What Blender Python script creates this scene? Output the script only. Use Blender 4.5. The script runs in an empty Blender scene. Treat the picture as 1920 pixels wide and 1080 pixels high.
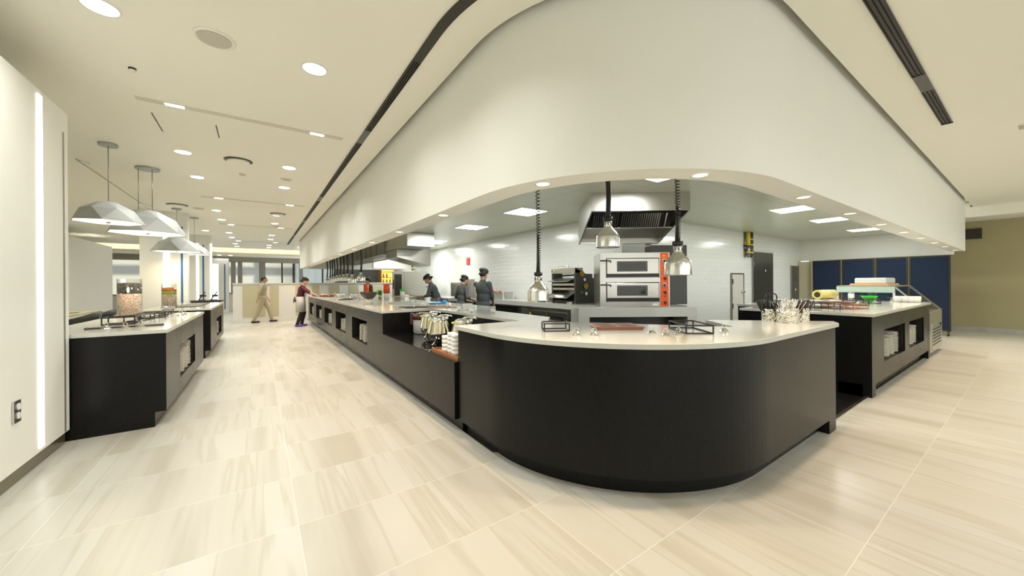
import bpy, bmesh, math, random
from mathutils import Vector, Matrix
random.seed(7)
S = bpy.context.scene
COL = S.collection
PI = math.pi
# ---------------------------------------------------------------- camera
FPX = 685.0; CX = 960.0; HY = 531.5; ROLL = math.radians(.4); YAW = math.radians(34.7); EYE = 1.35
R0 = Vector((math.cos(YAW), -math.sin(YAW), 0)); F0 = Vector((math.sin(YAW), math.cos(YAW), 0)); U0 = Vector((0, 0, 1))
CAM = Vector((0, 0, EYE))
cd = bpy.data.cameras.new('camera'); cam = bpy.data.objects.new('camera', cd); COL.objects.link(cam)
cd.sensor_width = 36; cd.lens = FPX * 36 / 1920; cd.shift_y = -(540 - HY) / 1920; cd.clip_start = .05; cd.clip_end = 200
ux = R0 * math.cos(ROLL) - U0 * math.sin(ROLL); uy = R0 * math.sin(ROLL) + U0 * math.cos(ROLL)
cam.matrix_world = Matrix(((ux.x, uy.x, -F0.x, 0), (ux.y, uy.y, -F0.y, 0), (ux.z, uy.z, -F0.z, EYE), (0, 0, 0, 1)))
S.camera = cam
# ---------------------------------------------------------------- world, exposure
S.view_settings.view_transform = 'Standard'; S.view_settings.look = 'None'; S.view_settings.gamma = 1
S.view_settings.use_curve_mapping = False
S.view_settings.exposure = 0.37
W = bpy.data.worlds.new('world'); S.world = W; W.use_nodes = True
bg = W.node_tree.nodes['Background']; bg.inputs[0].default_value = (1.0, .995, .935, 1); bg.inputs[1].default_value = 1.22
WARM = (1, .93, .78); COOL = (1, .985, .94)
DOWN_W = 9.0; SPOT_W = 6.5; PANEL_W = 23.0
def area(name, loc, size, power, color=COOL, spread=PI, rot=(0, 0, 0), shape='DISK', sy=None):
    l = bpy.data.lights.new(name, 'AREA'); l.shape = shape; l.size = size; l.energy = power; l.color = color; l.spread = spread
    if sy: l.size_y = sy
    o = bpy.data.objects.new(name, l); COL.objects.link(o); o.location = loc; o.rotation_euler = rot
    return o
# ---------------------------------------------------------------- pixel -> point on a plane of the place
def ray(x, y):
    u = x - CX; v = HY - y
    return R0 * (u * math.cos(ROLL) + v * math.sin(ROLL)) + U0 * (-u * math.sin(ROLL) + v * math.cos(ROLL)) + F0 * FPX
def atz(x, y, z): d = ray(x, y); return CAM + d * ((z - EYE) / d.z)
def atx(x, y, X): d = ray(x, y); return CAM + d * (X / d.x)
def aty(x, y, Y): d = ray(x, y); return CAM + d * (Y / d.y)
def atd(x, y, dep): return CAM + ray(x, y) * (dep / FPX)
# ---------------------------------------------------------------- object helpers
def tag(o, label=None, cat=None, group=None, kind=None):
    if label: o['label'] = label
    if cat: o['category'] = cat
    if group: o['group'] = group
    if kind: o['kind'] = kind
    return o
def thing(name, label, cat, loc=(0, 0, 0), rz=0, group=None):
    o = bpy.data.objects.new(name, None); COL.objects.link(o); o.location = loc; o.rotation_euler = (0, 0, rz)
    o.empty_display_size = .05
    return tag(o, label, cat, group)
def dup(root, loc=None, rz=None, label=None, group=None, scale=None):
    def cp(o, par):
        c = o.copy(); COL.objects.link(c); c.parent = par
        for ch in list(o.children): cp(ch, c)
        return c
    r = cp(root, None)
    if loc is not None: r.location = loc
    if rz is not None: r.rotation_euler = (r.rotation_euler[0], r.rotation_euler[1], rz)
    if label: r['label'] = label
    if group: r['group'] = group
    if scale: r.scale = (scale,) * 3 if not hasattr(scale, '__len__') else scale
    return r
class MB:
    def __init__(s): s.b = bmesh.new()
    def _f(s, vs, idx, smooth=False):
        for f in idx:
            try:
                nf = s.b.faces.new([vs[i] for i in f]); nf.smooth = smooth
            except ValueError: pass
    def box(s, x0, x1, y0, y1, z0, z1, rz=0, c=None):
        P = [(x0, y0, z0), (x1, y0, z0), (x1, y1, z0), (x0, y1, z0), (x0, y0, z1), (x1, y0, z1), (x1, y1, z1), (x0, y1, z1)]
        if rz:
            cx, cy = c or ((x0 + x1) / 2, (y0 + y1) / 2); k, n = math.cos(rz), math.sin(rz)
            P = [(cx + (p[0] - cx) * k - (p[1] - cy) * n, cy + (p[0] - cx) * n + (p[1] - cy) * k, p[2]) for p in P]
        v = [s.b.verts.new(p) for p in P]
        s._f(v, [(0, 3, 2, 1), (4, 5, 6, 7), (0, 1, 5, 4), (1, 2, 6, 5), (2, 3, 7, 6), (3, 0, 4, 7)])
        return s
    def hexa(s, P):
        v = [s.b.verts.new(p) for p in P]
        s._f(v, [(0, 3, 2, 1), (4, 5, 6, 7), (0, 1, 5, 4), (1, 2, 6, 5), (2, 3, 7, 6), (3, 0, 4, 7)]); return s
    def prism(s, poly, z0, z1, smooth=False):
        n = len(poly)
        a = [s.b.verts.new((p[0], p[1], z0)) for p in poly]; c = [s.b.verts.new((p[0], p[1], z1)) for p in poly]
        s.b.faces.new(a[::-1]); s.b.faces.new(c)
        for i in range(n):
            f = s.b.faces.new((a[i], a[(i + 1) % n], c[(i + 1) % n], c[i])); f.smooth = smooth
        return s
    def strip(s, inner, outer, z0, z1):   # solid between two matching open paths
        n = len(inner)
        A = [[s.b.verts.new((p[0], p[1], z)) for p in path] for path in (inner, outer) for z in (z0, z1)]
        i0, i1, o0, o1 = A
        for i in range(n - 1):
            for q, sm in (((i0[i], i0[i + 1], i1[i + 1], i1[i]), True), ((o0[i + 1], o0[i], o1[i], o1[i + 1]), True),
                      ((i1[i], i1[i + 1], o1[i + 1], o1[i]), False), ((i0[i + 1], i0[i], o0[i], o0[i + 1]), False)):
                f = s.b.faces.new(q)
        s.b.faces.new((i0[0], i1[0], o1[0], o0[0])); s.b.faces.new((i0[-1], o0[-1], o1[-1], i1[-1]))
        return s
    def lathe(s, prof, n=24, c=(0, 0, 0), cap=True, smooth=True, rib=None, m=None):
        rings = []
        for r, z in prof:
            ring = []
            for i in range(n):
                a = 2 * PI * i / n; rr = r * (1 + (rib(i) if rib else 0))
                p = Vector((rr * math.cos(a), rr * math.sin(a), z))
                if m: p = m @ p
                ring.append(s.b.verts.new(p + Vector(c)))
            rings.append(ring)
        for k in range(len(rings) - 1):
            for i in range(n):
                f = s.b.faces.new((rings[k][i], rings[k][(i + 1) % n], rings[k + 1][(i + 1) % n], rings[k + 1][i])); f.smooth = smooth
        if cap:
            try: s.b.faces.new(rings[0][::-1]); s.b.faces.new(rings[-1])
            except ValueError: pass
        return s
    def cyl(s, r, z0, z1, c=(0, 0, 0), n=20, r2=None): return s.lathe([(r, z0), (r2 or r, z1)], n, c)
    def tube(s, pts, r, n=8, closed=False, smooth=True):
        pts = [Vector(p) for p in pts]; m = len(pts); rings = []
        rs = r if hasattr(r, '__len__') else [r] * m
        up = None
        for i, p in enumerate(pts):
            t = ((pts[(i + 1) % m] if (closed or i < m - 1) else p) - (pts[i - 1] if (closed or i > 0) else p)).normalized()
            if up is None: up = Vector((0, 0, 1)) if abs(t.z) < .9 else Vector((1, 0, 0))
            a = t.cross(up).normalized(); b = a.cross(t).normalized(); up = b
            rings.append([s.b.verts.new(p + (a * math.cos(2 * PI * k / n) + b * math.sin(2 * PI * k / n)) * rs[i]) for k in range(n)])
        for i in range(m if closed else m - 1):
            A, B = rings[i], rings[(i + 1) % m]
            for k in range(n):
                f = s.b.faces.new((A[k], A[(k + 1) % n], B[(k + 1) % n], B[k])); f.smooth = smooth
        if not closed: s.b.faces.new(rings[0][::-1]); s.b.faces.new(rings[-1])
        return s
    def bar(s, p, q, t): return s.tube([p, q], t * .7071, 4, smooth=False)
    def ell(s, c, r, n=14, k=9, m=None):
        prof = [(max(1e-4, math.sin(PI * i / k)), -math.cos(PI * i / k)) for i in range(k + 1)]
        M = Matrix.Diagonal((r[0], r[1], r[2])); M = (m @ M) if m else M
        return s.lathe(prof, n, c, m=M)
    def cap(s, p, q, r0, r1, n=10):
        p = Vector(p); q = Vector(q); t = (q - p).normalized() if (q - p).length > 1e-6 else U0
        pts = [p - t * r0 * .95, p - t * r0 * .6, p, q, q + t * r1 * .6, q + t * r1 * .95]
        return s.tube(pts, [r0 * .3, r0 * .8, r0, r1, r1 * .8, r1 * .3], n)
    def build(s, name, mat, parent=None, loc=None, bevel=0, **kw):
        bmesh.ops.recalc_face_normals(s.b, faces=s.b.faces)
        me = bpy.data.meshes.new(name); s.b.to_mesh(me); s.b.free()
        for mm in (mat if isinstance(mat, (list, tuple)) else [mat]): me.materials.append(mm)
        o = bpy.data.objects.new(name, me); COL.objects.link(o)
        if parent: o.parent = parent
        if loc is not None: o.location = loc
        if bevel:
            b = o.modifiers.new('bevel', 'BEVEL'); b.width = bevel; b.segments = 2; b.limit_method = 'ANGLE'; b.angle_limit = math.radians(35)
        if kw: tag(o, **kw)
        return o
def arc(cx, cy, r, a0, a1, n):
    return [(cx + r * math.cos(math.radians(a0 + (a1 - a0) * i / n)), cy + r * math.sin(math.radians(a0 + (a1 - a0) * i / n))) for i in range(n + 1)]
# ---------------------------------------------------------------- materials
def mat(name, col, rough=.5, metal=0, emit=None, es=1, trans=0, ior=1.5, bump=None, noise=None, spec=None):
    m = bpy.data.materials.new(name); m.use_nodes = True; nt = m.node_tree; b = nt.nodes['Principled BSDF']
    b.inputs['Base Color'].default_value = (*col, 1); b.inputs['Roughness'].default_value = rough; b.inputs['Metallic'].default_value = metal
    b.inputs['IOR'].default_value = ior
    if trans: b.inputs['Transmission Weight'].default_value = trans
    if spec is not None: b.inputs['Specular IOR Level'].default_value = spec
    if emit: b.inputs['Emission Color'].default_value = (*emit, 1); b.inputs['Emission Strength'].default_value = es
    tc = nt.nodes.new('ShaderNodeTexCoord')
    if noise:   # (scale, amount, stretch)
        n = nt.nodes.new('ShaderNodeTexNoise'); n.inputs['Scale'].default_value = noise[0]; n.inputs['Detail'].default_value = 3
        mp = nt.nodes.new('ShaderNodeMapping'); mp.inputs['Scale'].default_value = noise[2] if len(noise) > 2 else (1, 1, 1)
        nt.links.new(tc.outputs['Object'], mp.inputs[0]); nt.links.new(mp.outputs[0], n.inputs[0])
        mx = nt.nodes.new('ShaderNodeMix'); mx.data_type = 'RGBA'
        mx.inputs[6].default_value = (*[c * (1 - noise[1]) for c in col], 1); mx.inputs[7].default_value = (*[min(1, c * (1 + noise[1])) for c in col], 1)
        nt.links.new(n.outputs[0], mx.inputs[0]); nt.links.new(mx.outputs[2], b.inputs['Base Color'])
    if bump:
        n = nt.nodes.new('ShaderNodeTexNoise'); n.inputs['Scale'].default_value = bump[0]
        bp = nt.nodes.new('ShaderNodeBump'); bp.inputs['Strength'].default_value = bump[1]; bp.inputs['Distance'].default_value = .01
        nt.links.new(tc.outputs['Object'], n.inputs[0]); nt.links.new(n.outputs[0], bp.inputs['Height']); nt.links.new(bp.outputs[0], b.inputs['Normal'])
    return m
def emat(name, col, st):
    m = bpy.data.materials.new(name); m.use_nodes = True; nt = m.node_tree
    for n in list(nt.nodes): nt.nodes.remove(n)
    e = nt.nodes.new('ShaderNodeEmission'); e.inputs[0].default_value = (*col, 1); e.inputs[1].default_value = st
    o = nt.nodes.new('ShaderNodeOutputMaterial'); nt.links.new(e.outputs[0], o.inputs[0]); return m
M = {}
M['wall'] = mat('wall_paint', (.82, .82, .76), .55, noise=(3, .015))
M['ceil'] = mat('ceiling_paint', (.88, .86, .76), .6, noise=(2, .01))
M['worktop'] = mat('white_quartz', (.55, .555, .51), .12, noise=(40, .04))
M['steel'] = mat('brushed_steel', (.60, .59, .54), .28, 1, noise=(6, .08, (1, 1, 12)))
M['steel_d'] = mat('dull_steel', (.33, .32, .28), .35, 1, noise=(4, .12))
M['chrome'] = mat('polished_chrome', (.82, .81, .78), .07, 1)
M['lampsteel'] = mat('spun_aluminium', (.80, .80, .78), .2, 1, noise=(30, .05, (1, 1, 8)))
M['gold'] = mat('pale_gold_metal', (.80, .74, .56), .14, 1)
M['black'] = mat('black_plastic', (.02, .02, .02), .4)
M['blackm'] = mat('black_steel_wire', (.03, .026, .022), .45, .3)
M['copper'] = mat('copper_wire', (.55, .25, .16), .3, .8)
M['dark'] = mat('niche_black', (.012, .011, .01), .3)
M['darkgrey'] = mat('dark_grey_panel', (.075, .075, .07), .35, noise=(3, .1))
M['door'] = mat('dark_brown_metal_door', (.075, .07, .055), .28, .4)
M['plate'] = mat('cream_porcelain', (.74, .72, .62), .15)
M['white'] = mat('white_plastic', (.8, .8, .77), .3)
M['pend'] = mat('grey_white_shade', (.40, .42, .41), .5)
M['blue'] = mat('blue_strip', (.02, .14, .33), .4)
M['screen'] = mat('navy_blue_fabric', (.002, .014, .042), .8, noise=(2, .12))
M['bronze'] = mat('dark_bronze_frame', (.03, .026, .02), .5, .2)
M['olive'] = mat('olive_wall', (.38, .34, .18), .6, noise=(.8, .12))
M['beige'] = mat('beige_panel', (.60, .55, .36), .6)
M['skirt'] = mat('bronze_skirting', (.26, .23, .16), .25, .7)
M['marble'] = mat('marble_skirting', (.42, .40, .33), .2, noise=(5, .3))
M['orange'] = mat('orange_control_panel', (.80, .10, .01), .4)
M['red'] = mat('red_plastic', (.65, .02, .02), .35)
M['glassd'] = mat('dark_oven_glass', (.04, .035, .03), .08)
M['wood'] = mat('brown_wood', (.36, .15, .06), .4, noise=(8, .25, (1, 12, 1)))
M['lwood'] = mat('light_wood', (.66, .43, .2), .5, noise=(8, .15, (1, 10, 1)))
M['choc'] = mat('brown_board', (.26, .11, .065), .4)
M['slate'] = mat('dark_slate', (.045, .035, .025), .5, noise=(12, .2))
M['lime'] = mat('lime_plastic', (.5, .75, .02), .4)
M['green'] = mat('bright_green', (.03, .6, .03), .45)
M['leaf'] = mat('grass_green', (.05, .5, .03), .6)
M['yellow'] = mat('yellow_plastic', (.8, .6, .05), .4)
M['roll'] = mat('yellow_film_roll', (.75, .62, .2), .25)
M['cooker'] = mat('satin_aluminium', (.62, .63, .62), .45, .35)
M['bluebag'] = mat('blue_cloth', (.03, .33, .75), .6)
def thin_glass(name, tint, ref=1.0):
    m = bpy.data.materials.new(name); m.use_nodes = True; nt = m.node_tree
    for n in list(nt.nodes): nt.nodes.remove(n)
    t = nt.nodes.new('ShaderNodeBsdfTransparent'); t.inputs[0].default_value = (*tint, 1); g = nt.nodes.new('ShaderNodeBsdfGlossy'); g.inputs['Roughness'].default_value = .03
    f0 = nt.nodes.new('ShaderNodeLayerWeight'); f0.inputs[0].default_value = .12; f = nt.nodes.new('ShaderNodeMath'); f.operation = 'MULTIPLY_ADD'; f.inputs[1].default_value = .6; f.inputs[2].default_value = .03; nt.links.new(f0.outputs['Facing'], f.inputs[0]); x = nt.nodes.new('ShaderNodeMixShader'); o = nt.nodes.new('ShaderNodeOutputMaterial')
    nt.links.new(f.outputs[0], x.inputs[0]); nt.links.new(t.outputs[0], x.inputs[1]); nt.links.new(g.outputs[0], x.inputs[2]); nt.links.new(x.outputs[0], o.inputs[0]); return m
M['glass'] = thin_glass('clear_glass', (.97, .98, .97))
M['skin'] = mat('skin', (.55, .33, .22), .5)
M['hair'] = mat('dark_hair', (.02, .014, .01), .5)
M['maroon'] = mat('maroon_shirt', (.10, .015, .03), .8)
M['apron'] = mat('pale_grey_apron', (.52, .51, .50), .8)
M['chef'] = mat('charcoal_chef_cloth', (.085, .095, .095), .85)
M['capg'] = mat('grey_cap_cloth', (.09, .105, .115), .85)
M['brownc'] = mat('dark_brown_cloth', (.045, .03, .03), .85)
M['khaki'] = mat('khaki_cloth', (.42, .38, .26), .85)
M['purple'] = mat('purple_shoe', (.13, .06, .4), .5)
M['trouser'] = mat('black_trouser', (.02, .018, .02), .8)
M['chairm'] = mat('charcoal_leather', (.04, .045, .042), .45)
M['mint'] = mat('frosted_mint_glass', (.55, .68, .60), .15)
M['tubE'] = emat('led_white', (1, 1, .96), 3.0)
M['downE'] = emat('downlight_white', (1, .99, .96), 14)
M['spotE'] = emat('spot_warm', (1, .72, .42), 3.2)
M['panE'] = emat('panel_white', (1, 1, .98), 5)
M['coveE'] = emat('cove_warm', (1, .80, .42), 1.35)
M['pendE'] = emat('pendant_warm', (1, .87, .62), 1.5)
M['deliE'] = emat('deli_glow', (1, .68, .12), 1.6)
# speckled black stone
def stone():
    m = mat('black_speckled_quartz', (.01, .01, .0095), .24, ior=1.5, spec=.18); nt = m.node_tree; b = nt.nodes['Principled BSDF']
    tc = nt.nodes.new('ShaderNodeTexCoord'); v = nt.nodes.new('ShaderNodeTexVoronoi'); v.inputs['Scale'].default_value = 90
    r = nt.nodes.new('ShaderNodeValToRGB'); r.color_ramp.elements[0].color = (.16, .16, .14, 1); r.color_ramp.elements[1].color = (.0065, .0068, .0065, 1)
    r.color_ramp.elements[1].position = .12
    n = nt.nodes.new('ShaderNodeTexNoise'); n.inputs['Scale'].default_value = .7; n.inputs['Detail'].default_value = 0
    mr = nt.nodes.new('ShaderNodeMapRange'); mr.inputs[3].default_value = .25; mr.inputs[4].default_value = .29
    nt.links.new(tc.outputs['Object'], v.inputs[0]); nt.links.new(v.outputs['Distance'], r.inputs[0]); nt.links.new(r.outputs[0], b.inputs['Base Color'])
    mp = nt.nodes.new('ShaderNodeMapping'); mp.inputs['Scale'].default_value = (3, 3, .12); nt.links.new(tc.outputs['Object'], mp.inputs[0])
    nt.links.new(mp.outputs[0], n.inputs[0]); nt.links.new(n.outputs[0], mr.inputs[0]); nt.links.new(mr.outputs[0], b.inputs['Roughness'])
    return m
M['stone'] = stone()
def brickmat(name, axis, c1, mortar, bw, rh, ms, rough, bumps=.25, off=.5):
    m = mat(name, c1, rough); nt = m.node_tree; b = nt.nodes['Principled BSDF']; L = nt.links.new
    g = nt.nodes.new('ShaderNodeNewGeometry'); sp = nt.nodes.new('ShaderNodeSeparateXYZ'); L(g.outputs['Position'], sp.inputs[0])
    cb = nt.nodes.new('ShaderNodeCombineXYZ')
    a, c = {'x': (1, 2), 'y': (0, 2), 'z': (0, 1)}[axis]
    L(sp.outputs[a], cb.inputs[0]); L(sp.outputs[c], cb.inputs[1])
    br = nt.nodes.new('ShaderNodeTexBrick'); L(cb.outputs[0], br.inputs[0]); br.offset = off
    br.inputs['Scale'].default_value = 1; br.inputs['Brick Width'].default_value = bw; br.inputs['Row Height'].default_value = rh
    br.inputs['Mortar Size'].default_value = ms; br.inputs['Mortar Smooth'].default_value = .6
    br.inputs[1].default_value = (*c1, 1); br.inputs[2].default_value = (*[x * .97 for x in c1], 1); br.inputs[3].default_value = (*mortar, 1)
    L(br.outputs[0], b.inputs['Base Color'])
    bp = nt.nodes.new('ShaderNodeBump'); bp.invert = True; bp.inputs['Strength'].default_value = bumps; bp.inputs['Distance'].default_value = .01
    L(br.outputs[1], bp.inputs['Height']); L(bp.outputs[0], b.inputs['Normal'])
    return m
M['tileX'] = brickmat('white_wall_tile_a', 'x', (.78, .80, .76), (.72, .745, .70), .3, .1, .006, .16, .3)
M['tileY'] = brickmat('white_wall_tile_b', 'y', (.78, .80, .76), (.72, .745, .70), .3, .1, .006, .16, .3)
M['kceil'] = brickmat('kitchen_ceiling_tile', 'z', (.66, .69, .55), (.38, .39, .30), .6, .6, .005, .3, .1, 0)
M['blackfloor'] = brickmat('black_floor_tile', 'z', (.012, .012, .012), (.03, .03, .03), .3, .3, .004, .08, .2, 0)
def floormat():
    m = mat('veined_floor_tile', (.7, .66, .55), .30); nt = m.node_tree; b = nt.nodes['Principled BSDF']; L = nt.links.new; N = nt.nodes.new
    g = N('ShaderNodeNewGeometry'); sp = N('ShaderNodeSeparateXYZ'); L(g.outputs['Position'], sp.inputs[0])
    def math_(op, a, bb=None, v=None):
        n = N('ShaderNodeMath'); n.operation = op
        if hasattr(a, 'is_linked'): L(a, n.inputs[0])
        else: n.inputs[0].default_value = a
        if bb is not None:
            if hasattr(bb, 'is_linked'): L(bb, n.inputs[1])
            else: n.inputs[1].default_value = bb
        return n.outputs[0]
    TX, TY = 1.19, .62
    x = math_('DIVIDE', math_('ADD', sp.outputs[0], -1.365 + TX * 20), TX); y = math_('DIVIDE', math_('ADD', sp.outputs[1], -1.133 + TY * 40), TY)
    ix = math_('FLOOR', x); iy = math_('FLOOR', y)
    cb = N('ShaderNodeCombineXYZ'); L(ix, cb.inputs[0]); L(iy, cb.inputs[1])
    wn = N('ShaderNodeTexWhiteNoise'); wn.noise_dimensions = '2D'; L(cb.outputs[0], wn.inputs[0])
    ws = N('ShaderNodeSeparateColor'); L(wn.outputs['Color'], ws.inputs[0])
    # veins: noise stretched along Y, shifted for each tile
    vx = math_('ADD', math_('MULTIPLY', sp.outputs[0], 3.0), math_('MULTIPLY', ws.outputs[0], 4.0))
    vy = math_('ADD', math_('MULTIPLY', sp.outputs[1], .16), math_('MULTIPLY', ws.outputs[1], 3.0))
    cv = N('ShaderNodeCombineXYZ'); L(vx, cv.inputs[0]); L(vy, cv.inputs[1])
    n1 = N('ShaderNodeTexNoise'); n1.inputs['Scale'].default_value = 1.0; n1.inputs['Detail'].default_value = 4.5; n1.inputs['Roughness'].default_value = .55; n1.inputs['Distortion'].default_value = .45
    L(cv.outputs[0], n1.inputs[0])
    r1 = N('ShaderNodeValToRGB'); e = r1.color_ramp.elements
    e[0].position = .34; e[0].color = (.44, .42, .35, 1); e[1].position = .62; e[1].color = (.545, .54, .485, 1)
    a = e.new(.43); a.color = (.515, .50, .44, 1); a = e.new(.50); a.color = (.535, .525, .465, 1)
    a = e.new(.53); a.color = (.475, .455, .385, 1); a = e.new(.555); a.color = (.545, .54, .485, 1)
    L(n1.outputs[0], r1.inputs[0])
    fx = math_('MULTIPLY', math_('MINIMUM', math_('FRACT', x), math_('SUBTRACT', 1.0, math_('FRACT', x))), TX)
    fy = math_('MULTIPLY', math_('MINIMUM', math_('FRACT', y), math_('SUBTRACT', 1.0, math_('FRACT', y))), TY)
    ed = math_('LESS_THAN', math_('MINIMUM', fx, fy), .0016)
    mx = N('ShaderNodeMix'); mx.data_type = 'RGBA'; L(ed, mx.inputs[0]); L(r1.outputs[0], mx.inputs[6]); mx.inputs[7].default_value = (.70, .69, .63, 1)
    L(mx.outputs[2], b.inputs['Base Color'])
    return m
M['floor'] = floormat()
def candymat(name, cols, scale):
    m = mat(name, cols[0], .35); nt = m.node_tree; b = nt.nodes['Principled BSDF']; L = nt.links.new
    tc = nt.nodes.new('ShaderNodeTexCoord'); v = nt.nodes.new('ShaderNodeTexVoronoi'); v.inputs['Scale'].default_value = scale
    L(tc.outputs['Object'], v.inputs[0]); s = nt.nodes.new('ShaderNodeSeparateColor'); L(v.outputs['Color'], s.inputs[0])
    r = nt.nodes.new('ShaderNodeValToRGB'); r.color_ramp.interpolation = 'CONSTANT'; n = len(cols)
    r.color_ramp.elements[0].color = (*cols[0], 1); r.color_ramp.elements[1].position = 1 / n; r.color_ramp.elements[1].color = (*cols[1], 1)
    for i in range(2, n): q = r.color_ramp.elements.new(i / n); q.color = (*cols[i], 1)
    L(s.outputs[0], r.inputs[0]); L(r.outputs[0], b.inputs['Base Color'])
    bp = nt.nodes.new('ShaderNodeBump'); bp.invert = True; bp.inputs['Strength'].default_value = .8; bp.inputs['Distance'].default_value = .01
    L(v.outputs['Distance'], bp.inputs['Height']); L(bp.outputs[0], b.inputs['Normal']); return m
M['candyP'] = candymat('pink_candy', [(.85, .5, .4), (.9, .65, .5), (.75, .3, .25), (.9, .8, .65), (.7, .45, .3), (.85, .6, .55), (.4, .5, .3)], 75)
M['candyD'] = candymat('dark_candy', [(.03, .02, .02), (.06, .04, .035), (.015, .012, .012), (.1, .08, .07)], 45)
M['candyO'] = candymat('orange_candy', [(.9, .2, .02), (.95, .35, .03), (.8, .1, .02)], 45)
M['candyG'] = candymat('green_candy', [(.25, .6, .02), (.45, .7, .03), (.7, .7, .05)], 45)
# ================================================================ SETTING
ST = dict(kind='structure')
ZC = 3.15; ZK = 2.62; ZB = 2.03
MB().prism([(-9, -7), (18, -7), (18, 4.4), (9.6, 4.4), (9.6, 1.16), (5.79, 1.16), (4.3, 1.16), (2.9, 1.16), (1.53, 2.5), (1.53, 15), (1.53, 27), (-9, 27)], -.1, 0).build('floor', M['floor'], **ST)
MB().prism([(4.25, 1.16), (9.6, 1.16), (9.6, 5), (8, 22), (1.53, 22), (1.53, 2.5), (2.9, 1.16)], -.1, -.002).build('floor_kitchen', M['blackfloor'], **ST)
MB().box(4.3, 5.8, 1.13, 1.165, -.05, .012).build('trim_1', M['steel'], **ST)
# main ceiling: everything outside the curved bulkhead, with a shadow gap above its edge
ce = [(1.36, 22.0), (1.36, 2.45)] + arc(2.86, 2.45, 1.5, 180, 270, 20)[1:] + [(2.86, .95 - .03), (18, .92)]
ce = [(1.36, 22.0)] + [(p[0] - .0, p[1] - .0) for p in arc(2.87, 2.44, 1.515, 180, 270, 24)] + [(18, .925)]
ro = [(-9, 22.0)] + [(-9, 2.44 - 9.44 * i / 24) for i in range(25)]
b = MB(); b.prism([(-9, 22), (-9, -3.2), (18, -3.2), (18, .925)] + arc(2.87, 2.44, 1.515, 270, 180, 24) + [(1.355, 22)], ZC, ZC + .16); b.build('ceiling', M['ceil'], **ST)
ga = [(1.34, 22)] + arc(2.87, 2.44, 1.53, 180, 270, 24) + [(18, .91)]
gb = [(1.62, 22)] + arc(2.87, 2.44, 1.25, 180, 270, 24) + [(18, 1.19)]
MB().strip(ga, gb, ZC + .16, ZC + .2).build('ceiling_gap', M['ceil'], **ST)
# curved bulkhead
bo = [(1.41, 17.7), (1.41, 10), (1.41, 6)] + arc(2.87, 2.44, 1.46, 180, 270, 40) + [(6, .98), (10, .98), (13.5, .98)]
bi = [(1.63, 17.7), (1.63, 10), (1.63, 6)] + arc(2.87, 2.44, 1.24, 180, 270, 40) + [(6, 1.2), (10, 1.2), (13.5, 1.2)]
o = MB().strip(bo, bi, ZB, ZC + .155).build('wall_bulkhead', M['wall'], **ST)
MB().box(1.63, 5.6, 17.45, 17.7, ZB, ZC + .05).build('wall_header_back', M['wall'], **ST)
MB().box(13.5, 13.51, .98, 1.2, ZB, ZC).build('trim_2', M['wall'], **ST)
# kitchen ceiling
MB().prism([(1.63, 17.45), (1.63, 2.44)] + arc(2.87, 2.44, 1.24, 180, 270, 24)[1:] + [(14.0, 1.2), (14.0, 4.3), (5.4, 4.3), (5.4, 17.45)], ZK, ZK + .06).build('ceiling_kitchen', M['kceil'], **ST)
# kitchen walls
MB().box(5.4, 5.6, 4.5, 17.6, 0, ZK + .1).build('wall_kitchen_left', M['tileX'], **ST)
MB().box(5.4, 14.1, 4.3, 4.5, 0, ZK + .1).build('wall_kitchen_right', M['tileY'], **ST)
MB().box(14.0, 14.15, 1.2, 4.3, 1.99, ZK + .6).build('wall_header_right', M['wall'], **ST)
MB().box(3.55, 5.45, 14.3, 14.45, 1.96, ZK).box(5.15, 5.45, 14.3, 14.45, 0, 1.96).build('wall_kitchen_end', M['wall'], **ST)
# right end
MB().box(15.5, 15.7, -7, 4.5, 0, ZC).build('wall_right', M['olive'], **ST)
MB().box(15.47, 15.5, -7, 4.5, 0, .13).build('baseboard_right', M['marble'], **ST)
MB().box(14.4, 15.5, -7, .96, 2.9, ZC - .001).build('ceiling_drop_right', M['ceil'], **ST)
MB().box(14.4, 15.5, .96, 4.5, 2.9, ZC + .1).build('ceiling_drop_end', M['ceil'], **ST)
MB().box(15.45, 15.5, .85, 1.6, 2.44, 2.71).build('trim_3', M['bronze'], **ST)
MB().box(13.95, 14.1, -.14, -.02, 0, 2.9).build('trim_4', M['wall'], **ST) if False else None
# door to the side of the screens (cream) and doors in the tiled wall
def door(n, x0, x1, z1, mt, handle=None, hinge=None, win=False):
    t = MB().box(x0, x1, 4.27, 4.3, .0, z1).build('door_%d' % n, mt, **ST)
    MB().box(x0 - .03, x0, 4.26, 4.3, 0, z1 + .03).box(x1, x1 + .03, 4.26, 4.3, 0, z1 + .03).box(x0, x1, 4.26, 4.3, z1, z1 + .03).build('door_frame', M['steel_d'], t)
    for z in hinge or []: MB().box(x0 + .01, x0 + .05, 4.255, 4.27, z, z + .12).build('hinge', M['steel'], t)
    if handle: MB().cyl(.03, 0, .05, n=14).build('door_handle', M['chrome'], t, loc=(handle[0], 4.26, handle[1])).rotation_euler = (PI / 2, 0, 0)
    if win: MB().box(x0 + .25, x0 + .45, 4.262, 4.272, 1.35, 1.55).build('window_slot', M['glassd'], t)
    return t
door(1, 10.65, 11.85, 2.12, M['door'], (11.3, 1.65), (.9, 1.75))
door(2, 13.25, 14.0, 1.8, M['darkgrey'], (13.4, 1.1), None, True)
door(3, 9.48, 10.08, 1.54, M['beige'] if False else mat('putty_door', (.60, .58, .52), .4), (10.0, 1.1), (.7, 1.3))
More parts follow.
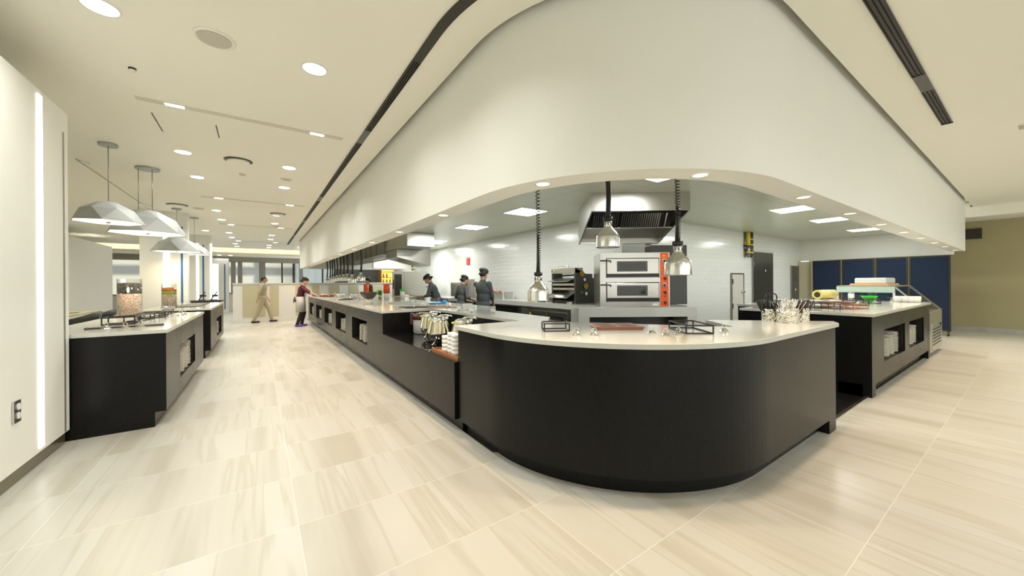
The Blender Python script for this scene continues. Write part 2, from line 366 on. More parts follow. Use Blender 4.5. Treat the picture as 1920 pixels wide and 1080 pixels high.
# pillars / fins on the left, with lit slots and blue strips
def fin(n, x0, x1, y0, y1, zt, tube, blue, edge, side=False):
    o = MB().box(x0, x1, y0, y1, .0 if side is False else .11, zt).build('wall_fin_%d' % n, M['wall'], **ST)
    if not side:
        if tube: MB().box(tube[0], tube[1], y0 - .008, y0 + .01, .12, tube[2]).build('light_slot', M['tubE'], o)
        if blue: MB().box(blue[0], blue[1], y0 - .006, y0 + .01, .12, blue[2]).build('blue_strip', M['blue'], o)
        if edge: MB().box(x1 - .03, x1 + .012, y0 - .01, y0 + .03, .12, edge).build('light_slot', M['tubE'], o)
    return o
w = fin(1, -2.3, -1.36, 2.2, 4.80, 2.84, None, None, None, True)
MB().box(-1.37, -1.352, 4.26, 4.33, .14, 2.80).build('light_slot', M['tubE'], w)
MB().box(-1.37, -1.354, 4.70, 4.715, .12, 2.66).build('panel_joint', M['steel_d'], w)
MB().box(-2.28, -1.385, 2.2, 4.80, 0, .11).build('baseboard_left', M['skirt'], **ST)
MB().box(-2.3, -1.36, -3, 2.2, .11, 2.84).build('wall_left', M['wall'], **ST)
fin(2, -2.30, -1.445, 12.0, 12.25, ZC, (-1.89, -1.775, 2.9), (-1.575, -1.535, 2.8), None)
fin(3, -2.4, -1.41, 17.0, 17.35, ZC, (-1.82, -1.755, 2.85), (-1.655, -1.61, 2.8), 2.85)
fin(4, -2.25, -1.30, 24.0, 24.4, 2.75, (-1.94, -1.72, 2.45), (-1.48, -1.43, 2.45), None)
# ceiling light slots that glow beside the pillars
# far ceiling: warm cove, lower ceiling band
MB().box(-9, 6, 22.0, 22.08, ZC - .001, 3.45).build('trim_5', M['ceil'], **ST)
MB().box(-9, 6, 22.0, 23.2, 3.4, 3.45).build('ceiling_cove', M['ceil'], **ST)
MB().box(-9, 6, 22.75, 25.2, 2.90, 2.96).build('ceiling_far', M['ceil'], **ST)
MB().box(-9, 6, 22.72, 22.76, 2.88, 2.98).build('trim_6', M['ceil'], **ST)
MB().box(-9, 6, 23.16, 23.2, 2.96, 3.40).build('cove_back_glow', M['coveE'], **ST)  # back wall of the cove, its LED light put in as emission
# far wall with windows
MB().box(-9, 6, 25.0, 25.2, 0, .9).build('wall_back', M['wall'], **ST)
MB().box(-9, 6, 24.9, 25.2, 2.62, 2.90).build('wall_back_head', mat('grey_blind_box', (.36, .35, .30), .6), **ST)
M['mull'] = mat('grey_window_frame', (.28, .28, .26), .5)
xs = [-6.2, -4.6, -3.2, -1.15, -.85, .15, 1.1, 2.05, 3.2, 4.35, 6]
wt = [.08, .06, .06, .2, .2, .3, .07, .2, .07, .1, .1]
for i in range(len(xs) - 1):
    w = MB().box(xs[i] - wt[i] / 2, xs[i] + wt[i] / 2, 24.9, 25.05, .9, 2.64).box(xs[i], xs[i + 1], 24.95, 25.02, .9, .96).build('window_%d' % (i + 1), M['black'] if wt[i] == .07 else M['mull'], **ST)
    MB().box(xs[i] + wt[i] / 2, xs[i + 1] - wt[i + 1] / 2, 24.98, 24.99, .94, 2.64).build('pane', M['glass'], w)
# what shows through the glass: blocks across the street
M['bld'] = brickmat('pale_facade', 'y', (.62, .60, .52), (.22, .23, .22), 3.2, 2.6, .55, .7, .1, 0)
M['bld2'] = mat('blue_grey_facade', (.33, .37, .38), .6, noise=(.6, .2, (3, 1, .1)))
tag(MB().box(-14, 2.6, 40, 46, -6, 16).build('office_block', M['bld']), 'pale stone building across the street seen through the back windows', 'building')
tag(MB().box(2.8, 20, 38, 46, -6, 16).build('glass_block', M['bld2']), 'blue grey building across the street behind the right back windows', 'building')
# low partition at the end of the aisle
p = MB().box(-.78, 5.2, 16.6, 16.8, 0, 1.40).build('wall_low_partition', M['wall'], **ST)
MB().box(-.80, 5.2, 16.56, 16.84, 1.40, 1.43).build('cap_rail', M['wall'], p)
for x0, x1 in [(-.5, .19), (.33, .62), (1.17, 1.45), (1.75, 2.0), (2.35, 2.75), (3.1, 3.5), (4.0, 4.5)]:
    MB().box(x0, x1, 16.59, 16.605, .17, 1.33).build('beige_panel', M['beige'], p)
# deep wall behind the kitchen opening
MB().box(3.2, 9.5, 20.5, 20.7, 0, 3.1).build('wall_far_kitchen', M['darkgrey'], **ST)
# dining wall on the far left
MB().box(-4.9, -4.7, 8, 20.6, 0, 2.88).build('wall_dining', M['wall'], **ST)
MB().box(-9, -8.8, -7, 27, 0, ZC).build('wall_far_left', M['wall'], **ST)
# recessed strip slots in the ceiling
for i, (y, x0, x1) in enumerate([(4.90, -.96, .86), (9.6, -.95, .86), (13.6, -.95, .86), (18.4, -.95, .86)]):
    o = MB().box(x0, x1, y - .04, y + .04, ZC - .006, ZC + .002).build('trim_slot_%d' % i, mat('slot_plaster', (.66, .63, .52), .6), **ST)
    for q in (x0 + .28, x1 - .28): MB().box(q - .07, q + .07, y - .025, y + .025, ZC - .009, ZC - .004).build('slot_lamp', M['downE'], o)
    area('slot_light', ((x0 + x1) / 2, y, ZC - .03), .1, 3, WARM)
# ================================================================ CEILING FITTINGS
ORD = ['first', 'second', 'third', 'fourth', 'fifth', 'sixth', 'seventh', 'eighth', 'ninth', 'tenth', 'eleventh', 'twelfth', 'thirteenth', 'fourteenth', 'fifteenth', 'sixteenth']
dl = thing('ceiling_downlight', 'x', 'ceiling light', (0, 0, -50))
MB().cyl(.085, -.004, .0, n=28).build('diffuser', M['downE'], dl)
MB().lathe([(.086, 0), (.086, -.006), (.098, -.006), (.10, 0)], 28, cap=False).build('trim_ring', M['white'], dl)
first = True
def put(proto, loc, rz, label, group, cat=None):
    global USED
    if proto.name in USED: return dup(proto, loc, rz, label, group)
    USED.add(proto.name); proto.location = loc; proto.rotation_euler = (0, 0, rz); tag(proto, label, None, group); return proto
USED = set()
YS = [.5, 2.0, 3.43, 6.55, 7.93, 11.2, 12.7, 15.7, 17.2, 19.75, 21.0]
for side, x in (('left', -.83), ('right', .39)):
    k = 0
    for y in YS:
        if y < 3: 
            if y > 1: area('down_area', (x, y, ZC - .02), .17, DOWN_W, COOL, 2.5)
            continue
        put(dl, (x, y, ZC - .001), 0, 'round white downlight, %s from the camera in the %s row over the aisle' % (ORD[k], side), 'aisle downlights'); k += 1
        area('down_area', (x, y, ZC - .02), .17, DOWN_W, COOL, 2.5)
put(dl, (-1.43, 15.48, ZC - .001), 0, 'round white downlight between the second and third pillar, left of both aisle rows', 'aisle downlights')
for k, x in enumerate((-1.66, -1.2)): put(dl, (x, 23.8, 2.899), 0, '%s small white downlight on the lower ceiling past the warm cove' % ('left', 'right')[k], 'far downlights')
put(dl, (-4.2, 13.0, ZC - .001), 0, 'white downlight at far left above the dining wall', 'dining downlights')
for x in (2.5, 5.5, 8.5, 11.5, 13.6): area('down_area', (x, -1.2, ZC - .02), .2, DOWN_W * 1.25, COOL, 2.6)  # lamps added out of view to light the right aisle, without fixtures
for x, y in ((-4, 7), (-3.2, 11), (-3.5, 15), (-5, 19)): area('down_area', (x, y, ZC - .05), .2, DOWN_W * 2, WARM, 2.6)  # warm lamps added to brighten the dining side, without fixtures
# soffit spots
sp = thing('soffit_spotlight', 'x', 'spotlight', (0, 0, -50))
MB().cyl(.045, -.003, 0, n=20).build('lamp_face', M['spotE'], sp)
MB().lathe([(.046, 0), (.046, -.005), (.056, -.005), (.058, 0)], 20, cap=False).build('trim_ring', M['white'], sp)
sl = [(1.5, 3.35), (1.5, 4.72), (1.5, 6.12), (1.5, 7.48), (1.5, 8.93), (1.5, 10.3), (1.5, 11.7), (1.5, 13.1), (1.5, 14.5), (1.5, 15.9)]
sr = [(3.61, 1.08), (4.88, 1.08), (6.15, 1.08), (7.44, 1.08), (8.7, 1.08), (10.02, 1.08), (11.3, 1.08), (12.85, 1.08)]
def spot(x, y, lab, grp, rot=(-.25, .25, 0)):
    put(sp, (x, y, ZB), 0, lab, grp); area('spot_lamp', (x, y, ZB - .012), .08, SPOT_W, (1, .74, .50), 1.9, rot)
spot(1.6, 1.93, 'warm spotlight in the curved soffit by the left coiled heat lamp cord', 'soffit spotlights on the curve')
spot(2.3, 1.22, 'warm spotlight in the curved soffit by the right coiled heat lamp cord', 'soffit spotlights on the curve')
for k, (x, y) in enumerate(sl): spot(x, y, 'warm soffit spotlight, %s from the curve on the left run' % ORD[k], 'soffit spotlights on the left run', (0, .34, 0))
for k, (x, y) in enumerate(sr): spot(x, y, 'warm soffit spotlight, %s from the curve on the right run' % ORD[k], 'soffit spotlights on the right run', (-.34, 0, 0))
# kitchen panels
pn = thing('kitchen_light_panel', 'x', 'ceiling light', (0, 0, -50))
MB().box(-.28, .28, -.28, .28, -.004, 0).build('diffuser', M['panE'], pn)
MB().box(-.3, .3, -.3, -.28, -.006, 0).box(-.3, .3, .28, .3, -.006, 0).box(-.3, -.28, -.28, .28, -.006, 0).box(.28, .3, -.28, .28, -.006, 0).build('frame', M['white'], pn)
for x, y, lb in [(3.9, 5.2, 'square white light panel left of the oven hood'), (3.93, 7.25, 'square white light panel, second left from the oven hood'),
                 (4.3, 10.2, 'square white light panel between the duct and the tiled wall'), (4.63, 12.1, 'square white light panel beside the far duct box'),
                 (4.3, 15.8, 'light panel farthest left behind the duct'), (3.86, 2.46, 'light panel half hidden behind the curved soffit above the oven hood'),
                 (7.73, 2.45, 'long looking white light panel nearest right of the hood'), (9.7, 2.45, 'middle of the three light panels right of the hood'), (12.3, 2.45, 'light panel farthest right over the blue screens')]:
    put(pn, (x, y, ZK - .001), 0, lb, 'kitchen light panels'); area('panel_light', (x, y, ZK - .02), .5, PANEL_W, (1, 1, .97), PI, shape='SQUARE')
area('panel_light', (3.9, 13.4, ZK - .02), .5, PANEL_W, (1, 1, .97), PI, shape='SQUARE')
for x, y, lb in [(atz(822, 454, ZK).x, atz(822, 454, ZK).y, 'small round ceiling light by the tiled wall over the chefs'), (9.5, 2.0, 'small round ceiling light between the right kitchen panels')]:
    t = thing('round_ceiling_light', lb, 'ceiling light', (x, y, ZK)); MB().cyl(.12, -.04, 0, n=24, r2=.13).build('diffuser', M['downE'] if False else M['panE'], t); MB().cyl(.14, -.012, 0, n=24).build('base_ring', M['white'], t)
# round speakers, diffusers and detectors
def disc(px, py, r, lb, drop=.0, nm='ceiling_speaker', ct='speaker', gap=False):
    p = atz(px, py, ZC); t = thing(nm, lb, ct, (p.x, p.y, ZC))
    MB().lathe([(r, 0), (r, -.008), (r * .86, -.012), (r * .8, -.006)], 28).build('rim', M['ceil'] if not gap else M['dark'], t)
    MB().cyl(r * .8, -.014 - drop, -.004, n=28).build('face', mat('perforated_cream', (.55, .53, .45), .7) if not gap else M['ceil'], t)
disc(402, 72, .125, 'flat round ceiling speaker between the two nearest downlights')
disc(447, 301, .17, 'round air diffuser with a dark gap left of the downlight pair', .02, 'round_diffuser', 'air diffuser', True)
disc(332, 384, .19, 'round air diffuser with dark gap above the pendant lamps', .02, 'round_diffuser', 'air diffuser', True)
disc(521, 401, .17, 'round air diffuser behind a downlight at the far end', .02, 'round_diffuser', 'air diffuser', True)
disc(455, 326, .05, 'tiny round detector below the nearest air diffuser', .01, 'smoke_detector', 'detector')
disc(537, 336, .09, 'thin round ceiling plate between two downlights', 0)
disc(517, 424, .13, 'thin round ceiling plate behind the far diffuser', 0)
disc(372, 390.5, .12, 'thin round ceiling plate right of the pendant canopies', 0)
disc(248, 128, .025, 'tiny dark ceiling sprinkler left of the speaker', .02, 'ceiling_sprinkler', 'sprinkler', True)
disc(1919, 234, .04, 'small ceiling detector at the right edge', .03, 'smoke_detector', 'detector')
disc(1848, 396, .06, 'small ceiling detector above the olive wall', .02, 'smoke_detector', 'detector')
for (a, c, lb) in [((284, 211), (305, 246), 'thin dark slit in the ceiling above the pendant canopies'), ((405, 235), (411, 258), 'faint thin slit in the ceiling right of the dark slit')]:
    p, q = atz(*a, ZC), atz(*c, ZC)
    tag(MB().bar((p.x, p.y, ZC - .001), (q.x, q.y, ZC - .001), .008).build('ceiling_slit', M['slate']), lb, 'access slit')
# black linear air grille following the bulkhead
gx = [(1.03, 19.0), (1.03, 10.0), (1.03, 6.0), (1.03, 2.95)]
def grille_(name, pts_out, pts_in, lb):
    t = thing(name, lb, 'air grille', (0, 0, 0))
    return t
t = thing('linear_air_grille', 'long black slot grille in the ceiling along the left bulkhead, curving at the front', 'air grille')
Yg = [19.0, 15.2, 11.6, 8.3, 4.45]
for i in range(4):
    a, c = Yg[i], Yg[i + 1] + .45
    b = MB().box(1.02, 1.09, c, a, ZC - .004, ZC + .0)
    b.build('slot_tray', M['dark'], t)
    b = MB()
    for x in (1.02, 1.043, 1.062, 1.082): b.box(x, x + .008, c, a, ZC - .014, ZC - .003)
    b.build('blade_set', M['bronze'], t)
    MB().box(1.02, 1.09, c - .45, c, ZC - .012, ZC - .001).build('grille_joint', M['darkgrey'], t)
def band(ri, rw, a0, a1): return arc(2.87, 2.44, ri, a0, a1, 30), arc(2.87, 2.44, rw, a0, a1, 30)
M['perf'] = mat('perforated_black', (.035, .033, .025), .6)
i_, o_ = band(1.78, 1.85, 180, 262)
MB().strip([(1.09, 2.85)] + i_, [(1.02, 2.85)] + o_, ZC - .012, ZC - .001).build('curved_grille', M['perf'], t)
MB().box(1.02, 1.09, 2.85, 4.45, ZC - .006, ZC).build('slot_tray', M['dark'], t)
b = MB()
for x in (1.02, 1.043, 1.062, 1.082): b.box(x, x + .008, 2.85, 4.45, ZC - .014, ZC - .003)
b.build('blade_set', M['bronze'], t)
t = thing('linear_air_grille', 'black slot grille in the ceiling along the right bulkhead with blunt end', 'air grille')
MB().box(2.4, 6.48, .555, .635, ZC - .004, ZC).build('slot_tray', M['dark'], t)
b = MB()
for a, c in ((2.4, 4.75), (5.2, 6.48)):
    for y in (.555, .578, .602, .628): b.box(a, c, y, y + .008, ZC - .014, ZC - .003)
b.box(6.47, 6.48, .55, .64, ZC - .014, ZC).build('blade_set', M['bronze'], t)
MB().box(4.75, 5.2, .555, .635, ZC - .012, ZC - .001).build('grille_joint', M['darkgrey'], t)
# ================================================================ PENDANTS (faceted)
def pendant(x, y, zb, r, rz, lb, cords=1):
    t = thing('faceted_pendant_lamp', lb, 'pendant lamp', (x, y, zb), rz, 'faceted pendant lamps')
    n = 7; h = r * .74; rings = []; bm = bmesh.new()
    for rr, z, off in ((1, 0, 0), (.72, .62, .5), (.28, 1.0, 0)):
        rings.append([bm.verts.new((r * rr * math.cos(2 * PI * (i + off) / n), r * rr * math.sin(2 * PI * (i + off) / n), h * z)) for i in range(n)])
    for k in range(2):
        A, B = rings[k], rings[k + 1]
        for i in range(n):
            if k == 0: bm.faces.new((A[i], A[(i + 1) % n], B[i])); bm.faces.new((A[(i + 1) % n], B[(i + 1) % n], B[i]))
            else: bm.faces.new((A[i], B[(i + 1) % n], B[i])); bm.faces.new((A[i], A[(i + 1) % n], B[(i + 1) % n]))
    bm.faces.new(rings[2])
    m = MB(); m.b.free(); m.b = bm; o = m.build('lamp_shade', M['pend'], t)
    s = o.modifiers.new('thick', 'SOLIDIFY'); s.thickness = .008; s.offset = -1
    MB().lathe([(r * .97, 0), (r * .97, .012)], n).build('diffuser', M['pendE'], t, loc=(0, 0, .004))
    MB().cyl(.02, -.012, .005, n=10).build('finial', M['steel_d'], t)
    b = MB()
    for k in range(cords):
        a = 2 * PI * k / max(1, cords); rr = 0 if cords == 1 else .1
        b.cyl(.004, h, ZC - zb - .02, (rr * math.cos(a), rr * math.sin(a), 0), 6)
    b.build('cord', M['steel_d'], t)
    MB().cyl(.09 if cords == 1 else .14, ZC - zb - .03, ZC - zb - .001, n=24).build('ceiling_canopy', M['pend'], t)
    area('pendant_light', (x, y, zb - .03), r, 7 * r / .35, (1, .85, .6), 2.8)
pendant(-1.56, 6.7, 2.16, .335, .3, 'faceted grey white pendant lamp, leftmost and nearest of the cluster')
pendant(-1.39, 7.75, 2.15, .46, 1.2, 'largest faceted grey white pendant lamp, overlapping the leftmost one', 3)
pendant(-1.57, 11.44, 2.14, .46, 0.5, 'faceted grey pendant lamp hanging in front of the second pillar', 1)
pendant(-1.40, 12.72, 2.17, .36, .1, 'smallest faceted pendant lamp, half hidden behind another over the far counter', 1)
# thin ceiling wires with clips by the pendants
p, q = atz(142, 297, ZC), atz(280, 391, ZC)
t = thing('ceiling_wire', 'thin diagonal wire with clips running between the two pendant canopies', 'wire')
MB().tube([(p.x, p.y, ZC - .01), (q.x, q.y, ZC - .01)], .004, 6).build('wire', M['steel_d'], t)
for a, c in (((150, 300), (168, 306)), ((262, 380), (285, 388))):
    u, v = atz(*a, ZC), atz(*c, ZC); MB().bar((u.x, u.y, ZC - .012), (v.x, v.y, ZC - .012), .02).build('clip', M['white'], t)
# wall socket
s = thing('wall_socket', 'metal double socket plate on the near left wall', 'socket', (-1.36, 4.06 - .0, 0))
pz = atx(28, 772, -1.36)
s.location = (-1.36, pz.y, pz.z)
MB().box(0, .012, -.045, .045, -.075, .075).build('cover_plate', M['steel'], s, bevel=.003)
for z in (-.03, .03): MB().lathe([(.024, 0), (.022, .004), (.018, -.004)], 16).build('outlet', M['white'], s, loc=(.013, .01, z)).rotation_euler = (0, PI / 2, 0)
# ================================================================ COUNTERS
TH = .035; ZT = .97
# left run: six cabinets, each with a plate niche, seen from the aisle (front face at X = 1.45)
def niche_cabinet(name, lb, cat, group, L, n0, n1, D, zt, axis, z0=.35, z1=.745, plinth=.08):
    """front face at local y=0 looking to -y, running along local x from 0 to L"""
    t = thing(name, lb, cat, (0, 0, 0), 0, group)
    b = MB(); zb = .14
    if n0 is not None:
        b.box(0, L, 0, D, zb, z0).box(0, L, 0, D, z1, zt).box(0, n0, 0, D, z0, z1).box(n1, L, 0, D, z0, z1)
        b.box(n0, n1, .55, D, z0, z1)
    else: b.box(0, L, 0, D, zb, zt)
    b.build('cabinet_body', M['stone'], t)
    MB().box(0, L, plinth, D, 0, zb).build('plinth', M['stone'], t)
    if n0 is not None:
        w = .004
        MB().box(n0, n1, .02, .55, z0, z0 + w).box(n0, n1, .02, .55, z1 - w, z1).box(n0, n0 + w, .02, .55, z0 + w, z1 - w).box(n1 - w, n1, .02, .55, z0 + w, z1 - w).box(n0 + w, n1 - w, .545, .55, z0 + w, z1 - w).build('niche_lining', M['dark'], t)
    return t
# orientation: local x -> +Y world (front to -X) needs mirror: use rotation -90deg and run from far to near
spans = [(5.35, 7.76, 6.28, 7.45), (7.76, 9.52, 8.08, 9.24), (9.52, 11.28, 9.81, 11.0), (11.28, 13.06, 11.56, 12.73), (13.06, 14.9, 13.40, 14.46)]
NAMES = ['next to the soup well', 'second from the soup well', 'third from the soup well', 'fourth from the soup well', 'at the far end where the server stands']
for k, (a, c, n0, n1) in enumerate(spans):
    t = niche_cabinet('buffet_cabinet', 'black stone buffet cabinet with plate niche, %s' % NAMES[k], 'cabinet', 'niche cabinets of the left run', c - a, c - n1, c - n0, 1.7, ZT - TH, 'y')
    t.rotation_euler = (0, 0, -PI / 2); t.location = (1.45, c, 0)
tag(MB().prism([(1.43, 5.33), (1.43, 14.93), (3.2, 14.93), (3.2, 5.1), (2.74, 4.55), (2.74, 5.33)], ZT - TH, ZT).build('buffet_worktop', M['worktop'], bevel=.003),
    'white stone worktop of the long left buffet run', 'worktop')
# sunken soup well
t = thing('soup_well_cabinet', 'low black stone cabinet with sunken shelf holding the soup kettles', 'cabinet', (0, 0, 0))
MB().box(1.45, 2.2, 3.02, 5.35, .12, .635).build('cabinet_body', M['stone'], t)
MB().box(1.53, 2.2, 3.02, 5.35, 0, .12).build('plinth', M['stone'], t)
MB().box(1.46, 2.2, 3.02, 5.35, .635, .640).build('shelf_top', mat('polished_black', (.008, .008, .008), .05), t)
tag(MB().box(2.2, 2.72, 3.02, 5.1, 0, ZT - TH).build('well_back_cabinet', M['stone']), 'black stone cabinet wall right behind the sunken soup well', 'cabinet')
# curved front counter
def out(r, x1=4.31): return arc(2.88, 2.46, r, 180, 270, 44)
t = thing('curved_counter', 'big curved black stone counter at the front corner', 'counter', (0, 0, 0))
inner = [(4.50, 1.12), (3.70, 1.92), (3.31, 1.47), (2.37, 2.80), (2.69, 3.14)]
face = [(1.48, 3.0)] + out(1.40) + [(4.31, 1.06)]
MB().prism(face + [(4.46, 1.12), (3.68, 1.84), (3.33, 1.5), (2.4, 2.8), (2.4, 3.0)], .12, ZT - TH).build('counter_body', M['stone'], t)
pl = [(1.56, 3.0)] + out(1.32) + [(4.12, 1.14)]
MB().prism(pl + [(4.12, 1.3), (3.4, 1.5), (2.4, 2.8), (2.4, 3.0)], 0, .12).build('plinth', M['stone'], t)
MB().box(4.13, 4.31, 1.06, 1.16, 0, .12).build('end_leg', M['stone'], t)
tag(MB().prism([(1.46, 3.02)] + out(1.42) + [(4.33, 1.04)] + inner + [(2.74, 4.5), (2.74, 5.1), (2.2, 5.33), (2.2, 3.02)], ZT - TH, ZT).build('curved_worktop', M['worktop'], bevel=.003),
    'white stone worktop with a rounded front on the curved black counter', 'worktop')
# right run
t = niche_cabinet('buffet_cabinet', 'black stone buffet cabinet of the right run, near the curved counter', 'cabinet', 'niche cabinets of the right run', 1.97, .57, 1.81, 1.35, ZT - TH, 'x')
t.location = (5.79, 1.10, 0); MB().box(0, .16, 0, .3, 0, .14).build('leg', M['stone'], t)
t = niche_cabinet('buffet_cabinet', 'black stone buffet cabinet of the right run, beside the refrigerated case', 'cabinet', 'niche cabinets of the right run', 1.85, .15, 1.33, 1.35, ZT - TH, 'x')
t.location = (7.76, 1.10, 0); MB().box(1.75, 1.85, 0, .3, 0, .14).build('leg', M['stone'], t)
tag(MB().prism([(5.77, 1.08), (9.63, 1.08), (9.63, 2.5), (5.77, 2.5)], ZT - TH, ZT).build('right_worktop', M['worktop'], bevel=.003), 'white stone worktop of the right buffet run with wire risers', 'worktop')
tag(MB().prism([(6.76, 2.5), (9.6, 2.5), (9.6, 2.95), (6.76, 2.95)], .0, ZT - TH).build('back_cabinet', M['stone']), 'black stone back part of the right run facing the kitchen', 'cabinet')
tag(MB().prism([(6.75, 2.5), (9.63, 2.5), (9.63, 2.96), (6.75, 2.96)], ZT - TH, ZT).build('back_worktop', M['worktop']), 'narrow white worktop behind the right buffet run', 'worktop')
# left counters
ZL = .93
t = niche_cabinet('dessert_cabinet', 'near left black stone counter cabinet with plate niche beside the wall', 'cabinet', None, 2.85, .76, 1.94, .93, ZL - TH, 'y', .30, .675)
t.rotation_euler = (0, 0, PI / 2); t.location = (-.745, 4.83, 0)
tag(MB().prism([(-.73, 4.815), (-.73, 7.70), (-1.70, 7.70), (-1.70, 4.83), (-1.355, 4.83), (-1.355, 4.815)], ZL - TH, ZL).build('dessert_worktop', M['worktop'], bevel=.003), 'white stone top of the near left counter with slate tray and risers', 'worktop')
t = niche_cabinet('dessert_cabinet', 'farther left black stone counter cabinet behind the near left one', 'cabinet', None, 2.95, 1.20, 2.35, .93, ZL - TH, 'y', .26, .65)
t.rotation_euler = (0, 0, PI / 2); t.location = (-.745, 8.8, 0)
tag(MB().prism([(-.73, 8.785), (-.73, 11.74), (-1.70, 11.74), (-1.70, 8.785)], ZL - TH, ZL).build('dessert_worktop', M['worktop'], bevel=.003), 'white stone top of the farther left counter with the orange candy jar', 'worktop')
# ================================================================ PLATES
pl = thing('plate', 'x', 'plate', (0, 0, -50))
MB().lathe([(.001, 0), (.065, 0), (.07, .004), (.115, .017), (.122, .022), (.118, .024), (.11, .020), (.068, .009), (.001, .008)], 28, cap=False).build('plate_body', M['plate'], pl)
_p = pl.children[0]; PLM = _p.data; bpy.data.objects.remove(_p); bpy.data.objects.remove(pl)
def stack(x, y, z, n, grp, where, r=1.0):
    for k in range(n):
        o = bpy.data.objects.new('plate', PLM); COL.objects.link(o); o.scale = (r, r, 1)
        o.location = (x + random.uniform(-.003, .003), y + random.uniform(-.003, .003), z + k * .0175)
        tag(o, ('topmost cream plate of ' if k == n - 1 else 'cream plate in ') + where, 'plate', grp)
for k, (a, c, n0, n1) in enumerate(spans):
    g = 'plates in the left run niches'; w = ['nearest', 'second nearest', 'third nearest', 'fourth nearest', 'farthest'][k]
    stack(1.585, n0 + .32, .355, 15 if k else 16, g, 'the near stack in the %s niche of the left run' % w)
    stack(1.585, n0 + .60, .355, 16 if k == 0 else 14, g, 'the far stack in the %s niche of the left run' % w)
stack(6.74, 1.235, .355, 14, 'plates in the right run niches', 'the left stack in the nearer right run niche')
stack(7.0, 1.235, .355, 15, 'plates in the right run niches', 'the middle stack in the nearer right run niche')
stack(7.27, 1.24, .355, 16, 'plates in the right run niches', 'the right stack in the nearer right run niche')
stack(8.3, 1.235, .355, 14, 'plates in the right run niches', 'the left stack in the farther right run niche')
stack(8.57, 1.24, .355, 16, 'plates in the right run niches', 'the right stack in the farther right run niche')
stack(-.875, 5.93, .305, 13, 'plates in the left counter niche', 'the near stack in the near left counter niche')
stack(-.875, 6.19, .305, 15, 'plates in the left counter niche', 'the middle stack in the near left counter niche')
stack(-.88, 6.46, .305, 18, 'plates in the left counter niche', 'the far stack in the near left counter niche')
stack(-.88, 10.65, .265, 15, 'plates in the farther left counter niche', 'the stack in the farther left counter niche')
# ================================================================ SMALL THINGS: builders
def frame(w, d, h, t, loc, rz, lb, mt='blackm', grp='wire risers'):
    o = thing('wire_riser', lb, 'display riser', loc, rz, grp)
    a = t / 2; X0, X1, Y0, Y1, Z0, Z1 = a, w - a, a, d - a, a, h - a
    MB().bar((X0, Y0, Z0), (X1, Y0, Z0), t).bar((X0, Y1, Z0), (X1, Y1, Z0), t).bar((X0, Y0, Z0), (X0, Y1, Z0), t).bar((X1, Y0, Z0), (X1, Y1, Z0), t).build('bottom_frame', M[mt], o)
    MB().bar((X0, Y0, Z1), (X1, Y0, Z1), t).bar((X0, Y1, Z1), (X1, Y1, Z1), t).bar((X0, Y0, Z1), (X0, Y1, Z1), t).bar((X1, Y0, Z1), (X1, Y1, Z1), t).build('top_frame', M[mt], o)
    for x in (X0, X1):
        for y in (Y0, Y1): MB().bar((x, y, Z0), (x, y, Z1), t).build('post', M[mt], o)
    return o
# curved counter risers
g = 'wire risers on the curved counter'
p = atz(1020, 622, ZT); frame(.205, .17, .066, .0075, p, -YAW + .03, 'small black wire riser at the left of the curved worktop', grp=g)
p = atz(1286, 626.5, ZT)
frame(.20, .36, .066, .0085, p, -YAW + .02, 'larger black wire riser at the right of the curved worktop, seen from its corner', grp=g).rotation_euler[2] = -.68
# crystal card holders
ch = thing('card_holder', 'x', 'card holder', (0, 0, -50))
MB().lathe([(.024, 0), (.025, .004), (.021, .010), (.015, .016), (.009, .020), (.004, .023)], 11, smooth=False).build('faceted_base', M['chrome'], ch)
MB().tube([(.013 * math.cos(2 * PI * i / 18), 0, .033 + .012 * math.sin(2 * PI * i / 18)) for i in range(18)], .0018, 6, closed=True).build('ring_clip', M['chrome'], ch)
crd = thing('card_holder', 'x', 'card holder', (0, 0, -50))
MB().lathe([(.024, 0), (.025, .004), (.021, .010), (.015, .016), (.009, .020), (.004, .023)], 11, smooth=False).build('faceted_base', M['chrome'], crd)
MB().box(-.030, .030, -.0008, .0008, .022, .062).build('blank_card', M['white'], crd)
def holder(px, py, lb, grp, z=ZT, pr=None, sc=1.25, rz=None, loc=None):
    p = loc or atz(px, py, z); o = put(pr or ch, tuple(p), -YAW if rz is None else rz, lb, grp); o.scale = (sc,) * 3; return o
g = 'crystal card holders on the curved worktop'
for px, py, lb in [(1081, 629.5, 'crystal card holder just right of the small wire riser'), (1114, 629.5, 'crystal card holder at the left corner of the brown slotted board'),
                   (1222, 625.5, 'crystal card holder right of the brown slotted board'), (1248, 631, 'crystal card holder left of the larger wire riser, nearest the edge'),
                   (1272, 629, 'crystal card holder overlapping the larger wire riser'), (1358, 621.5, 'crystal card holder at far right of the curved worktop')]:
    holder(px, py, lb, g)
# brown board with four slots
t = thing('slotted_board', 'brown wooden display board with four dark oval slots on the curved worktop', 'display board', tuple(atz(1124, 619.5, ZT)), -YAW + .0)
bw, bd = .345, .30
MB().hexa([(0, 0, 0), (bw, 0, 0), (bw * 1.02, bd, 0), (-.02, bd, 0), (-.02, -.0, .026), (bw + .02, 0, .026), (bw + .0, bd, .026), (0, bd, .026)]).build('board', M['choc'], t)
for x in (.085, .255):
    for y in (.075, .215): MB().cyl(1, 0, .001, n=24).build('slot', M['slate'], t, loc=(x, y, .0262)).scale = (.066, .032, 1)
